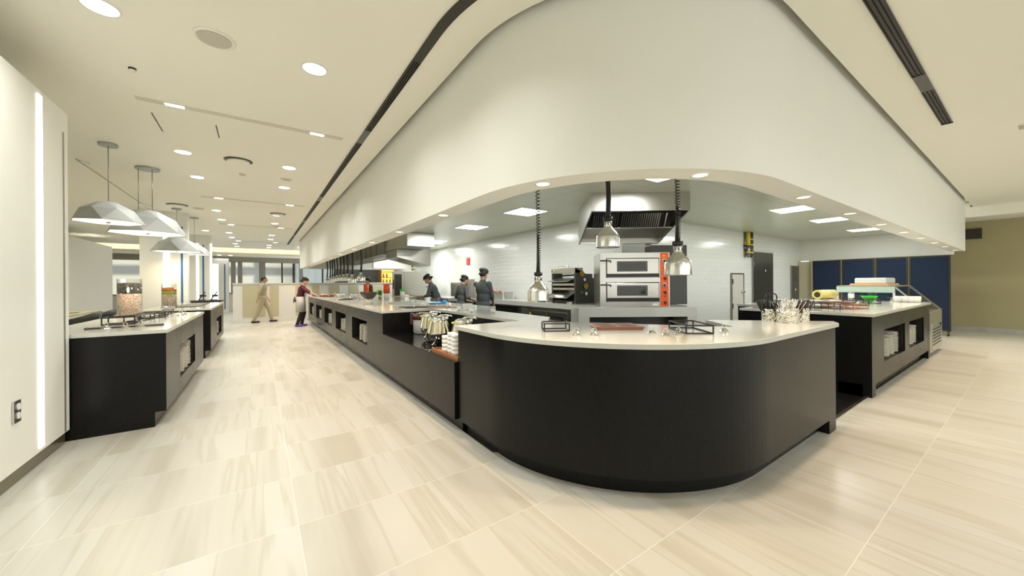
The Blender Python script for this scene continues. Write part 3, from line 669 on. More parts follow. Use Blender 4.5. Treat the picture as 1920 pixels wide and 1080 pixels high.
# cutlery pots
M['ham'] = mat('hammered_chrome', (.80, .77, .66), .12, 1); nt = M['ham'].node_tree
tc = nt.nodes.new('ShaderNodeTexCoord'); v = nt.nodes.new('ShaderNodeTexVoronoi'); v.inputs['Scale'].default_value = 62; bp = nt.nodes.new('ShaderNodeBump'); bp.inputs['Strength'].default_value = 1; bp.inputs['Distance'].default_value = .012
nt.links.new(tc.outputs['Object'], v.inputs[0]); nt.links.new(v.outputs['Distance'], bp.inputs['Height']); nt.links.new(bp.outputs[0], nt.nodes['Principled BSDF'].inputs['Normal'])
def pot(c, r, h, lb):
    t = thing('cutlery_pot', lb, 'cutlery pot', tuple(c), 0, 'hammered metal cutlery pots')
    MB().lathe([(r * .96, 0), (r, .006), (r, h - .004), (r - .003, h), (r - .006, h - .004), (r - .006, .006), (.001, .006)], 36, cap=False).build('pot_wall', M['ham'], t)
    MB().lathe([(r * 1.0, h - .003), (r * 1.02, h), (r * .98, h + .003)], 36).build('rim', M['chrome'], t); return t
P1 = Vector((4.10, 1.42, ZT)); P2 = Vector((3.98, 1.25, ZT)); P3 = Vector((4.19, 1.21, ZT))
P1, P2, P3 = atz(1448, 602.5, ZT) + F0 * .03, atz(1484, 605.5, ZT) + F0 * .05, atz(1510, 603.2, ZT) + F0 * .04
pot(P1, .070, .115, 'hammered metal cutlery pot at left holding black handled tongs')
pot(P2, .088, .13, 'larger middle hammered metal pot holding silver cutlery')
pot(P3, .058, .125, 'hammered metal pot at right holding dark handled cutlery')
def utensil(kind):
    t = thing(kind, 'x', 'cutlery', (0, 0, -50))
    if kind == 'tongs':
        MB().tube([(-.012, 0, 0), (-.018, 0, .12)] + [(.018 * math.cos(PI - PI * i / 10), 0, .15 + .03 * math.sin(PI * i / 10)) for i in range(11)] + [(.018, 0, .12), (.012, 0, 0)], .0042, 6).build('bow_handle', M['black'], t)
    elif kind == 'silver_fork':
        MB().box(-.0035, .0035, -.001, .001, 0, .12).build('stem', M['chrome'], t)
        MB().lathe([(.002, 0), (.009, .018), (.011, .035), (.006, .055), (.001, .06)], 10).build('handle', M['chrome'], t, loc=(0, 0, .115)).scale = (1, .3, 1)
    else:
        MB().box(-.005, .005, -.001, .001, 0, .06).build('blade', M['steel'], t)
        MB().tube([(0, 0, .06), (0, 0, .10), (0, 0, .165)], [.004, .0062, .0055], 8).build('handle', M['black'] if kind == 'black_knife' else mat('dark_brown_handle', (.05, .025, .02), .35), t)
    return t
def fill(pr, P, r, h, n, labf, grp, lean=.32, cat=None):
    for k in range(n):
        a = 2 * PI * k / n * 2.4 + random.random() * .5; q = r * (.35 + .55 * random.random())
        o = put(pr, (0, 0, 0), 0, labf, grp); ln = lean * (q / r) * (.7 + .5 * random.random())
        o.location = P + Vector((q * .55 * math.cos(a), q * .55 * math.sin(a), .010)); 
        o.scale = (1.22,) * 3; o.rotation_mode = 'QUATERNION'; ax = Vector((-math.sin(a), math.cos(a), 0)); 
        o.rotation_quaternion = Matrix.Rotation(ln, 3, ax).to_quaternion() @ Matrix.Rotation(a + PI / 2, 3, 'Z').to_quaternion()
bk = utensil('black_knife'); tg = utensil('tongs'); sf = utensil('silver_fork'); bn = utensil('brown_handled_knife')
fill(bk, P1, .070, .1, 20, 'black handled knife standing in the left cutlery pot', 'black handled knives in the left pot', .5)
for k, (dx, dy, a) in enumerate([(-.01, .02, .3), (.022, .01, .1), (.055, -.015, -.2)]):
    o = put(tg, tuple(P1 + Vector((dx, dy, .02))), a - YAW, 'black looped tongs handle, %s in the left cutlery pot' % ['leftmost', 'middle', 'rightmost'][k], 'tongs in the left pot'); o.scale = (1.35,) * 3
fill(sf, P2, .078, .1, 30, 'silver fork or spoon standing in the middle cutlery pot', 'silver cutlery in the middle pot', .55)
fill(bn, P3, .052, .1, 30, 'dark handled knife standing in the right cutlery pot', 'dark handled knives in the right pot', .45)
# ================================================================ SOUP WELL
zw = .640
def kettle(px, py, r, lb, rz=0, x=None):
    p = Vector(atz(px, py, zw)) if x is None else Vector(x); t = thing('soup_kettle', lb, 'soup kettle', (p.x, p.y, zw), rz, 'ribbed soup kettles')
    for a in range(3):
        A = 2 * PI * a / 3; MB().tube([(r * .35 * math.cos(A), r * .35 * math.sin(A), .05), (r * .8 * math.cos(A), r * .8 * math.sin(A), .012)], [.012, .009], 8).ell((r * .8 * math.cos(A), r * .8 * math.sin(A), .012), (.014, .014, .012), 10, 6).build('foot', M['chrome'], t)
    MB().lathe([(.001, .04), (r * .5, .045), (r * .85, .08), (r * .92, .13), (r * 1.02, .145)], 40).build('base_bowl', M['chrome'], t)
    MB().lathe([(r * 1.06, .145), (r * 1.04, .155), (r * .80, .275), (r * .76, .285)], 48, rib=lambda i: .06 if i % 3 < 1 else 0, smooth=False).build('ribbed_body', M['gold'], t)
    MB().lathe([(r * .8, .283), (r * .83, .292), (r * .78, .30)], 40).build('rim_ring', M['chrome'], t)
    MB().lathe([(r * .78, .298), (r * .7, .315), (r * .4, .328), (.001, .332)], 36).build('lid', M['chrome'], t)
    MB().tube([(0, -.02, .328), (.03, .0, .345), (r * .8, .0, .345), (r * 1.15, 0, .335), (r * 1.3, 0, .315)], [.008, .01, .01, .012, .008], 8).box(r * .65, r * .95, -.03, .03, .30, .325).build('lid_handle', M['chrome'], t)
    MB().ell((-r * .85, 0, .285), (.022, .03, .012)).build('lime_clip', M['lime'], t)
    return t
kettle(0, 0, .118, 'farthest of the three ribbed gold and chrome soup kettles', -.6, (1.85, 4.60, 0))
kettle(0, 0, .125, 'middle ribbed gold and chrome soup kettle with lime clip', -.6, (1.73, 4.02, 0))
kettle(0, 0, .118, 'nearest ribbed soup kettle, partly behind the white cup stacks', -.6, (1.82, 3.58, 0))
t = thing('rice_cooker', 'silver rice cooker with dark brown lid at the far end of the soup well', 'rice cooker', (1.98, 5.08, zw), -.5)
MB().lathe([(.15, 0), (.165, .02), (.17, .20), (.168, .21)], 36).build('pot_body', M['cooker'], t)
MB().lathe([(.178, .205), (.182, .25), (.17, .275), (.10, .295), (.001, .30)], 36).build('lid', mat('dark_brown_plastic', (.06, .02, .018), .25), t)
MB().box(-.21, -.165, -.045, .045, .13, .29).build('hinge_block', mat('dark_brown_plastic2', (.06, .02, .018), .3), t, bevel=.01)
MB().tube([(-.12, -.12, .29), (0, -.14, .305), (.13, -.1, .295)], .007, 8).build('trim_band', M['chrome'], t)
# wooden tray with stacked cups
t = thing('wooden_tray', 'brown wooden tray holding the white cup stacks in the soup well', 'tray', (1.5, 3.05, zw))
MB().box(0, .34, 0, .62, 0, .012).build('tray_base', M['wood'], t)
MB().box(0, .34, -.0, .012, .012, .032).box(0, .34, .608, .62, .012, .032).box(0, .012, .012, .608, .012, .032).box(.328, .34, .012, .608, .012, .032).build('tray_rim', M['wood'], t)
cp = thing('white_cup', 'x', 'cup', (0, 0, -50))
MB().lathe([(.001, .004), (.022, .004), (.024, 0), (.028, .002), (.040, .025), (.042, .05), (.039, .05), (.036, .026), (.001, .012)], 20, cap=False).build('cup_bowl', M['white'], cp)
for k, (x, y, n) in enumerate([(1.56, 3.44, 4), (1.64, 3.38, 4), (1.57, 3.33, 5), (1.66, 3.26, 5), (1.56, 3.22, 5), (1.63, 3.13, 5)]):
    for j in range(n): put(cp, (x, y, zw + .013 + j * .041), 0, '%scup of the %s stack on the wooden tray' % ('topmost white ' if j == n - 1 else 'white ', ['farthest left', 'farthest right', 'second left', 'second right', 'third left', 'nearest right'][k]), 'white cups on the wooden tray')
# ================================================================ CARDS ON THE STRIP BEHIND THE WELL
g = 'card holders with white cards behind the soup well'
for k, (px, py) in enumerate([(883.5, 586.5), (860.5, 583), (881, 0), (839, 575.5), (800.5, 573), (784, 571), (774, 569.5), (764, 569), (925, 588)]):
    if py == 0: continue
    holder(px, py, 'crystal holder with a blank white card, %s' % ['right of the tall card', 'below the tall card', '', 'right of the blue cloth', 'left of the blue cloth', 'behind the rice cooker, right one', 'behind the rice cooker, middle one', 'behind the rice cooker, left one', 'at the near right end of the strip'][k], g, pr=crd, sc=1.0, loc=Vector((2.45, atz(px, py, ZT).y * 2.45 / atz(px, py, ZT).x, ZT)) if False else None)
t = thing('menu_card', 'tall white menu card standing behind the soup well', 'menu card', tuple(atz(877, 582, ZT)), -YAW)
MB().box(-.07, .07, -.002, .002, 0, .10).build('card', M['white'], t); MB().lathe([(.025, 0), (.018, .012), (.006, .02)], 9, smooth=False).build('stand', M['chrome'], t)
p = atz(822, 570, ZT); t = thing('blue_cloth', 'bright blue cloth lying on the worktop behind the soup well', 'cloth', tuple(p), -YAW)
MB().ell((-.03, 0, .015), (.16, .05, .016)).ell((.11, 0, .035), (.06, .04, .035)).build('folded_cloth', M['bluebag'], t)
# ================================================================ HEAT LAMPS
def heat_lamp(loc, d, coil, lb, grp, ztop=ZK):
    t = thing('heat_lamp', lb, 'heat lamp', tuple(loc), 0, grp); s = d / .2
    MB().lathe([(.1 * s, 0), (.1 * s, .085 * s), (.095 * s, .10 * s), (.075 * s, .130 * s), (.045 * s, .160 * s), (.036 * s, .175 * s), (.034 * s, .178 * s)], 36, cap=False).build('shade', M['lampsteel'], t)
    MB().lathe([(.1 * s, .003), (.104 * s, 0), (.1 * s, -.003)], 36, cap=False).build('shade_rim', M['chrome'], t)
    n = MB().cyl(.034 * s, .175 * s, .235 * s, n=24).build('neck', M['lampsteel'], t)
    b = MB()
    for k in range(8): a = 2 * PI * k / 8; b.box(.0325 * s, .0355 * s, -.004 * s, .004 * s, .19 * s, .215 * s, a, (0, 0))
    b.build('vent_slots', M['black'], n)
    MB().cyl(.040 * s, .235 * s, .262 * s, n=24).build('cap', M['black'], t)
    H = ztop - loc[2] - .262 * s
    z0 = .262 * s; sway = .010
    def cx(u): return sway * math.sin(u * 5) * (1 - u)
    if coil == 2:
        b = MB(); N = 46; pts = [];
        turns = [0]; z = 0
        for i in range(N * 10):
            u = i / (N * 10); uu = u ** 1.55
            pts.append((cx(uu) + .0175 * math.cos(2 * PI * i / 10), .0175 * math.sin(2 * PI * i / 10), z0 + H * uu))
        b.tube(pts, .0042, 5).build('coiled_cord', M['black'], t)
        MB().cyl(.010, z0, z0 + H * .3, n=8).build('cord_core', M['black'], t)
    elif coil == 1:
        b = MB(); N = 70; pts = []
        for i in range(N * 9): u = i / (N * 9); pts.append((cx(u) * 1.6 + .0185 * math.cos(2 * PI * i / 9), .0185 * math.sin(2 * PI * i / 9), z0 + H * u))
        b.tube(pts, .0050, 5).build('coiled_cord', M['black'], t)
    else:
        MB().tube([(cx(i / 12) * 2.2, 0, z0 + H * i / 12) for i in range(13)], .024, 8).build('coiled_cord', M['black'], t)
    return t
g = 'large heat lamps over the curved counter'
a1 = atd(1009.5, 563, 3.40); a2 = atd(1140, 463.5, 3.20); a3 = atd(1271, 515.5, 2.92)
heat_lamp(a1, .198, 2, 'heat lamp hanging lowest on a stretched coil at the left', g)
heat_lamp(a2, .199, 1, 'heat lamp hanging highest in front of the oven hood', g)
heat_lamp(a3, .204, 2, 'heat lamp hanging in front of the orange oven controls', g)
g = 'heat lamps in a row over the left buffet run'
for k, (px, pb, sz) in enumerate([(677, 527.5, 15), (660.5, 530.5, 14.3), (651.5, 526.5, 12), (644.5, 527, 11.3), (638, 527, 10.5), (632, 527.5, 10), (627, 528, 9.6), (623, 528.5, 9.2), (619, 530.5, 8.8), (613.5, 529, 8.5)]):
    dep = FPX * .2 / sz; p = atx(px, pb, 2.1) if k < 2 else atx(px, pb, 2.2); dep2 = (p - CAM).dot(F0)
    heat_lamp(p, sz * dep2 / FPX, 0, 'heat lamp in the row over the left run, %s counting from the right' % ORD[k], g)
# ================================================================ LEFT COUNTER THINGS
g = 'wire risers on the near left counter'
t = thing('slate_tray', 'long dark slate tray at the near edge of the near left counter', 'tray', tuple(atz(157, 618.5, ZL)), .12)
MB().box(0, .56, 0, .10, 0, .014).build('slab', M['slate'], t, bevel=.002)
def fr(px, py, w, d, h, rz, lb, g, mt='blackm', z=ZL, t=.009): frame(w, d, h, t, tuple(atz(px, py, z)), rz, lb, mt, g)
fr(189, 611, .26, .22, .085, .0, 'black wire riser at left front of the near left counter, tallest', g)
fr(231, 604.5, .14, .42, .075, -.15, 'narrow black wire riser second from the left on the near left counter', g)
fr(256, 597.5, .22, .35, .07, .0, 'black wire riser in front of the big candy jar', g)
fr(281, 597, .15, .55, .06, .1, 'low black wire riser right of the big candy jar', g)
fr(301, 590, .12, .5, .055, .1, 'low black wire riser farthest back on the near left counter', g)
g = 'clear card holders on the near left counter'
for k, (px, py, lb) in enumerate([(199, 617.5, 'clear card holder on the slate tray, left'), (235, 617, 'clear card holder on the slate tray, middle'), (264, 614, 'clear card holder on the slate tray, right'),
                     (338, 592.5, 'clear card holder at the back corner, left of a pair'), (345, 590.5, 'clear card holder at the back corner, right of a pair')]): holder(px, py, lb, g, z=ZL, sc=1.5)
g = 'clear card holders on the farther left counter'
for k, (px, py) in enumerate([(306, 577.5), (318, 576.5), (333, 574), (341, 573.5), (349, 573)]): holder(px, py, 'clear card holder, %s from the left around the orange candy jar' % ORD[k], g, z=ZL, sc=1.6)
tag(MB().box(0, .35, 0, 1.9, 0, .012).build('slate_tray', M['slate'], loc=(-1.33, 9.55, ZL)), 'thin dark slate tray on the farther left counter', 'tray')
def jar(x, y, r, h, fills, lb, rc):
    t = thing('candy_jar', lb, 'candy jar', (x, y, ZL), 0, None)
    MB().lathe([(r, 0), (r, h), (r - .004, h), (r - .004, .012), (.001, .012)], 40, cap=False).build('glass_wall', M['glass'], t)
    z = ZL + .013
    for hh, m, l in fills:
        tag(MB().lathe([(.001, 0), (r - .006, 0), (r - .006, hh - .001), (.001, hh + .01)], 40, cap=False).build('candy_fill', M[m], loc=(x, y, z)), l, 'candy', kind='stuff'); z += hh
jar(-1.50, 7.30, .128, .52, [(.30, 'candyP', 'pink speckled candy filling the lower part of the big jar'), (.15, 'candyD', 'black candy layer on top in the big jar')], 'tall clear glass jar of pink and black candy on the near left counter', 0)
jar(-1.50, 10.05, .118, .46, [(.24, 'candyP', 'pink speckled candy in the lower part of the farther jar'), (.055, 'candyG', 'green candy layer in the farther jar'), (.075, 'candyO', 'orange candy on top in the farther jar')], 'clear glass jar topped with orange and green candy on the farther left counter', 0)
# small scoop stand past the farther counter
p = atz(408, 566, ZL); t = thing('coffee_stand_table', 'small dark topped stand beyond the farther left counter', 'stand', (-1.15, 13.6, 0))
MB().box(-.45, .3, -.3, .4, .9, .93).build('stand_top', M['slate'], t); MB().box(-.4, .25, -.25, .35, 0, .9).build('stand_body', M['stone'], t)
for k, x in enumerate((-1.35, -1.08)):
    t = thing('tablet_easel', 'small dark easel on the stand, %s' % ('left', 'right')[k], 'easel', (x, 13.6, .93))
    MB().bar((-.07, 0, 0), (.08, .0, .24), .02).bar((-.07, 0, 0.01), (.09, 0, .01), .02).box(-.04, .1, -.01, .01, .1, .16, 0).build('easel_frame', M['black'], t)
# dining tables and chairs
def chair(x, y, rz, lb):
    t = thing('dining_chair', lb, 'chair', (x, y, 0), rz, 'charcoal dining chairs')
    n = 12; bm = bmesh.new(); rows = []
    for j in range(4):
        z = .44 + .42 * j / 3
        rows.append([bm.verts.new(((.27 + .03 * j / 3) * math.cos(a), (.26 + .05 * j / 3) * math.sin(a), z - (.12 * (1 - math.sin(a)) if j == 3 else 0))) for a in [math.radians(-15 + 210 * i / n) for i in range(n + 1)]])
    for j in range(3):
        for i in range(n): bm.faces.new((rows[j][i], rows[j][i + 1], rows[j + 1][i + 1], rows[j + 1][i])).smooth = True
    m = MB(); m.b.free(); m.b = bm; o = m.build('backrest', M['chairm'], t); s = o.modifiers.new('thick', 'SOLIDIFY'); s.thickness = .03
    MB().box(-.25, .25, -.24, .2, .40, .46).build('seat', M['chairm'], t, bevel=.03)
    for sx in (-1, 1):
        for sy in (-1, 1): MB().tube([(sx * .17, sy * .16, .41), (sx * .22, sy * .21, 0)], [.016, .010], 8).build('leg', M['black'], t)
for x, y, rz, lb in [(-2.85, 10.5, -1.57, 'charcoal dining chair at left, nearest the wall fin'), (-2.85, 11.55, -1.57, 'charcoal dining chair, middle of the three behind the counter'), (-2.85, 12.5, -1.57, 'charcoal dining chair, farthest of the three behind the counter')]: chair(x, y, rz, lb)
t = thing('dining_table', 'pale dining table behind the near left counter, set with plates', 'dining table', (-3.75, 11.6, 0))
MB().box(-.5, .5, -1.7, 1.7, .72, .75).build('tabletop', M['beige'], t)
for sx in (-.42, .42):
    for sy in (-1.6, 1.6): MB().box(sx - .03, sx + .03, sy - .03, sy + .03, 0, .72).build('leg', M['black'], t)
for k in range(3):
    o = bpy.data.objects.new('plate', PLM); COL.objects.link(o); o.location = (-3.45, 10.6 + k * .9, .752); tag(o, 'cream plate on the pale dining table, %s' % ['near', 'middle', 'far'][k], 'plate', 'plates on the dining table')
# ================================================================ LEFT RUN THINGS
t = thing('tray_of_prep', 'dark slate tray on the left run in front of the glass jars', 'tray', tuple(atz(642, 562.5, ZT)), 1.2)
MB().box(0, .7, -.2, .1, 0, .012).build('slab', M['slate'], t)
g = 'clear card holders along the left run'
for k, (px, py) in enumerate([(664, 561.5), (668.5, 559), (674, 560), (679, 562), (683, 561), (687, 563.5), (619, 553.5), (628, 553.5), (638, 553), (644, 553), (655, 558), (692, 566)]):
    holder(px, py, 'clear crystal card holder, %s of the cluster along the left run' % ORD[k], g, sc=1.3, pr=crd if k % 2 else ch)
p = atz(692, 571, ZT); t = thing('pedestal_bowl', 'dark brown faceted bowl on a hammered metal foot on the left run', 'bowl', tuple(p))
MB().lathe([(.072, 0), (.072, .105), (.066, .11)], 24).build('foot', M['ham'], t)
MB().lathe([(.06, .108), (.10, .13), (.16, .21), (.162, .235), (.152, .235), (.09, .14), (.001, .12)], 8, cap=False, smooth=False).build('bowl_shell', mat('brown_bowl', (.05, .028, .022), .35), t)
def redjar(px, py, sz, lb):
    p = atz(px, py, ZT); t = thing('red_package', lb, 'package', tuple(p), .3)
    MB().box(-.04, .04, -.03, .03, 0, .12).build('lower_can', M['white'], t); MB().box(-.05, .05, -.04, .04, .12, .28 + sz).build('red_label', M['orange'], t)
p = atx(636, 549, 3.0)
for k, (x, y, lb) in enumerate([(2.9, 12.6, 'red and white package standing on the left run, left'), (2.75, 9.75, 'red and white package standing on the left run, right')]):
    t = thing('snack_package', lb, 'package', (x, y, ZT), .3); MB().cyl(.07, 0, .15, n=16).build('clear_base', M['white'], t); MB().cyl(.085, .15, .38, n=16).build('red_tube', M['orange'], t)
t = thing('potted_grass', 'small pot of bright green grass on the left run', 'plant', (2.7, 10.2, ZT))
MB().cyl(.04, 0, .10, n=14, r2=.055).build('pot', M['steel'], t)
b = MB()
for k in range(60):
    a = random.random() * 2 * PI; r = .05 * random.random(); b.tube([(r * math.cos(a), r * math.sin(a), .09), (r * 1.7 * math.cos(a), r * 1.7 * math.sin(a), .19 + .05 * random.random())], [.005, .002], 4)
b.build('grass_blades', M['leaf'], t, kind='stuff')
t = thing('green_tub', 'white tub with bright green rim near the server behind the left run', 'tub', (3.05, 9.4, ZT)); MB().cyl(.05, 0, .2, n=18, r2=.06).build('tub_wall', M['white'], t); MB().cyl(.063, .2, .255, n=18, r2=.066).build('green_rim', M['green'], t)
# food the server is arranging
t = thing('food_platter', 'platter with orange red food at the far end of the left run', 'platter', (1.8, 13.2, ZT)); MB().cyl(.24, 0, .015, n=24).build('dish', M['slate'], t)
b = MB()
for k in range(26): a = random.random() * 6.28; r = .2 * math.sqrt(random.random()); b.ell((r * math.cos(a), r * math.sin(a), .035 + .03 * random.random()), (.04, .035, .025), 8, 5)
tag(b.build('food_mound', candymat('salad', [(.8, .25, .1), (.85, .6, .4), (.3, .4, .1), (.5, .1, .05)], 20), loc=(1.8, 13.2, ZT)), 'orange and green food heaped on the far platter', 'food', kind='stuff')
t = thing('purple_cloth', 'folded purple cloth at the far end of the left run', 'cloth', (1.58, 13.9, ZT)); MB().box(-.1, .12, -.2, .2, 0, .04).build('folded_cloth', M['purple'], t, bevel=.01)
for k, (x, y) in enumerate([(2.0, 12.0), (2.25, 11.3)]):
    t = thing('white_bowl', 'white bowl near the far platter, %s' % ('left', 'right')[k], 'bowl', (x, y, ZT)); MB().lathe([(.04, 0), (.09, .06), (.10, .10), (.095, .10), (.05, .02), (.001, .01)], 24, cap=False).build('bowl_shell', M['white'], t)
# slab and small tools on the left run near its end
t = thing('glass_tray', 'low clear tray on the left run right of the brown bowl', 'tray', (2.1, 6.6, ZT), 0); MB().box(0, .7, 0, .8, 0, .03).build('tray_body', M['steel'], t, bevel=.008)
t = thing('serving_dish', 'flat dark dish with chrome clips beside the rice cooker', 'dish', (1.9, 5.65, ZT)); MB().box(0, .75, 0, .4, 0, .012).build('dish_base', M['slate'], t)
for k in range(3): MB().tube([(.15 + .2 * k, .1, .014), (.2 + .2 * k, .2, .035), (.25 + .2 * k, .3, .014)], .008, 6).build('clip', M['chrome'], t)
tag(MB().box(0, .55, 0, .12, 0, .012).build('wooden_board', M['wood'], loc=(2.15, 5.38, ZT)), 'thin reddish board at the edge above the rice cooker', 'board')
for k, (x, y) in enumerate([(2.75, 8.2), (2.85, 7.7), (2.9, 7.3), (2.95, 6.95)]):
    t = thing('glass_container', 'clear square container behind the brown bowl, %s from the left' % ORD[k], 'container', (x, y, ZT), 0, 'clear containers behind the left run'); MB().box(-.045, .045, -.045, .045, 0, .10).build('container_wall', M['glass'] if k % 2 else M['white'], t)
# ================================================================ RIGHT RUN THINGS
g = 'wire risers on the right run'
fr(1540, 578, .42, .3, .075, -.1, 'black wire riser at the left of the right run', g, z=ZT)
fr(1576, 580, .42, .3, .075, -.12, 'black wire riser second from the left on the right run', g, z=ZT)
fr(1602, 580.5, .35, .12, .07, -.2, 'copper wire riser at the front of the right run', g, 'copper', ZT)
fr(1590, 574.5, .5, .3, .07, .1, 'copper and black wire riser behind the front copper one', g, 'copper', ZT)
fr(1630, 573.5, .6, .3, .085, .3, 'long black wire riser right of the copper risers', g, z=ZT)
fr(1652, 570, .5, .3, .075, .3, 'black wire riser farthest right on the right run', g, z=ZT)
p = atz(1530, 570, ZT)
tag(MB().box(-.1, 1.2, -.1, .12, 0, .05).build('film_dispenser', M['worktop'], loc=(7.95, 2.28, ZT), bevel=.01), 'long white film dispenser box behind the wire risers', 'dispenser')
o = MB().cyl(.085, -.24, .24, n=28).build('film_roll', M['roll'], loc=(8.62, 2.26, ZT + .137)); o.rotation_euler = (PI / 2, 0, -1.80); tag(o, 'fat yellow film roll lying on the right run', 'film roll')
MB().cyl(.05, -.243, .243, n=20).build('roll_core', M['slate'], o)
t = thing('white_canister', 'small white canister standing right of the yellow film roll', 'canister', (8.98, 1.98, ZT)); MB().cyl(.045, 0, .15, n=18).build('can_body', M['white'], t); MB().cyl(.047, .15, .165, n=18).build('lid', M['steel'], t)
t = thing('green_bowl', 'bright green plastic bowl left of the refrigerated case', 'bowl', (9.30, 1.80, ZT), .2); t.scale = (.66,) * 3; MB().lathe([(.08, 0), (.17, .14), (.19, .15), (.18, .155), (.08, .01), (.001, .01)], 8, cap=False, smooth=False).build('bowl_shell', M['green'], t)
g = 'card holders on the right run'
for k, (px, py) in enumerate([(1561, 572), (1577, 571), (1586, 570), (1593, 569), (1609, 569), (1641, 568), (1672, 565.5), (1685, 563.5)]): holder(px, py, 'clear card holder, %s from the left along the right run' % ORD[k], g, sc=1.5)
g = 'white cup bowls on the right run'
bw_ = thing('white_bowl', 'x', 'bowl', (0, 0, -50)); MB().lathe([(.05, 0), (.075, .012), (.088, .05), (.088, .125), (.082, .125), (.08, .05), (.001, .02)], 24, cap=False).build('bowl_shell', M['white'], bw_)
for k, (px, py) in enumerate([(1684, 562.5), (1697.5, 562.5), (1709.5, 562.5), (1719, 562.5)]): put(bw_, (9.42, atx(px, py, 9.42).y, ZT), 0, 'white bowl by the case, %s from the left' % ORD[k], g).scale = (.62, .62, .85)
# refrigerated case
t = thing('refrigerated_case', 'refrigerated display case with sloped glass at the end of the right run', 'display case', (9.66, 1.10, 0))
L = 1.42; Dp = 1.25
MB().box(0, L, .0, Dp, .06, .78).build('case_body', M['steel'], t)
MB().box(.02, L - .02, .05, Dp - .05, 0, .06).build('base', M['black'], t)
MB().box(-.0, L, .42, Dp, 1.235, 1.26).build('top_panel', M['steel'], t)
MB().hexa([(0, .0, .80), (L, .0, .80), (L, .02, .80), (0, .02, .80), (0, .42, 1.24), (L, .42, 1.24), (L, .44, 1.24), (0, .44, 1.24)]).build('sloped_glass', M['glass'], t)
for x in (0, L - .03): MB().hexa([(x, 0, .78), (x + .03, 0, .78), (x + .03, .035, .78), (x, .035, .78), (x, .42, 1.25), (x + .03, .42, 1.25), (x + .03, .455, 1.25), (x, .455, 1.25)]).build('glass_frame', M['steel'], t)
MB().prism([(0, .05), (.012, .05), (.012, Dp), (0, Dp)], .78, .80).build('side_sill', M['steel'], t)
MB().hexa([(0, .42, .8), (.01, .42, .8), (.01, Dp, .8), (0, Dp, .8), (0, .42, 1.235), (.01, .42, 1.235), (.01, Dp, 1.235), (0, Dp, 1.235)]).build('side_glass', M['glass'], t)
for y in (.42, Dp - .03): MB().box(-.012, .02, y, y + .03, .78, 1.24).build('corner_post', M['white'], t)
MB().box(-.02, .0, .42, Dp, 1.13, 1.235).build('glass_fascia', M['mint'], t)
for z in (.95, 1.08): MB().box(.05, L - .05, .45, Dp - .1, z, z + .01).build('shelf', M['glass'], t)
b = MB()
for k in range(6): b.box(.25, L - .25, -.012, .0, .18 + .055 * k, .205 + .055 * k)
gr = MB().box(.2, L - .2, -.008, 0, .12, .56).build('grille_panel', M['steel'], t); b.build('louvre_slots', M['black'], gr)
MB().box(L - .35, L - .27, -.02, 0, .50, .55).build('switch', M['black'], t)
t = thing('wooden_tray', 'light wooden tray on top of the refrigerated case', 'tray', (9.75, 1.62, 1.26)); MB().box(0, .9, 0, .55, 0, .04).build('tray_body', M['lwood'], t, bevel=.004)
t = thing('clear_plastic_boxes', 'row of clear plastic boxes on the light wooden tray', 'boxes', (9.8, 1.66, 1.30)); MB().box(0, .78, 0, .45, 0, .11).build('box_stack', mat('frosted_plastic', (.75, .77, .76), .3), t, bevel=.02)
# ================================================================ FOLDING SCREENS
ys = [3.92, 3.25, 2.55, 1.93, 1.22]
for k in range(4):
    t = thing('folding_screen', 'navy blue rolling screen panel, %s from the left' % ORD[k], 'room divider', (13.7, ys[k + 1], 0), 0, 'navy rolling screens')
    w = ys[k] - ys[k + 1] - .03
    MB().box(0, .03, .03, w - .03, .17, 1.93).build('fabric_panel', M['screen'], t)
    MB().box(-.01, .04, 0, .03, .12, 1.96).box(-.01, .04, w - .03, w, .12, 1.96).box(-.01, .04, .03, w - .03, 1.93, 1.96).box(-.01, .04, .03, w - .03, .12, .17).build('screen_frame', M['bronze'], t)
    for y in (.04, w - .04):
        c = MB().box(-.1, .13, y - .015, y + .015, .10, .12).build('foot_bar', M['bronze'], t)
        for x in (-.08, .11): MB().cyl(.035, -.012, .012, n=14).build('caster_wheel', M['black'], c, loc=(x, y, .036)).rotation_euler = (PI / 2, 0, 0)
t = thing('cream_side_door', 'cream door leaf with handle at the left of the navy screens', 'door', (13.85, 3.97, 0)); MB().box(0, .04, 0, .3, 0, 1.96).build('door_leaf', M['beige'], t); MB().box(-.03, 0, .04, .06, .9, 1.1).build('handle', M['steel'], t)
t = thing('fire_call_point', 'small red fire call point beside the navy screens', 'fire alarm', tuple(atx(1517, 530, 13.9)) if False else (13.97, 4.24, 1.33)); MB().box(-.03, 0, -.05, .05, -.09, .09).build('red_housing', M['red'], t, bevel=.005); MB().box(-.035, -.03, -.02, .02, -.02, .03).build('cover', M['white'], t)
# ================================================================ KITCHEN
def D(lat, dep, z=0): return R0 * lat + F0 * dep + Vector((0, 0, z))
RZ = -YAW
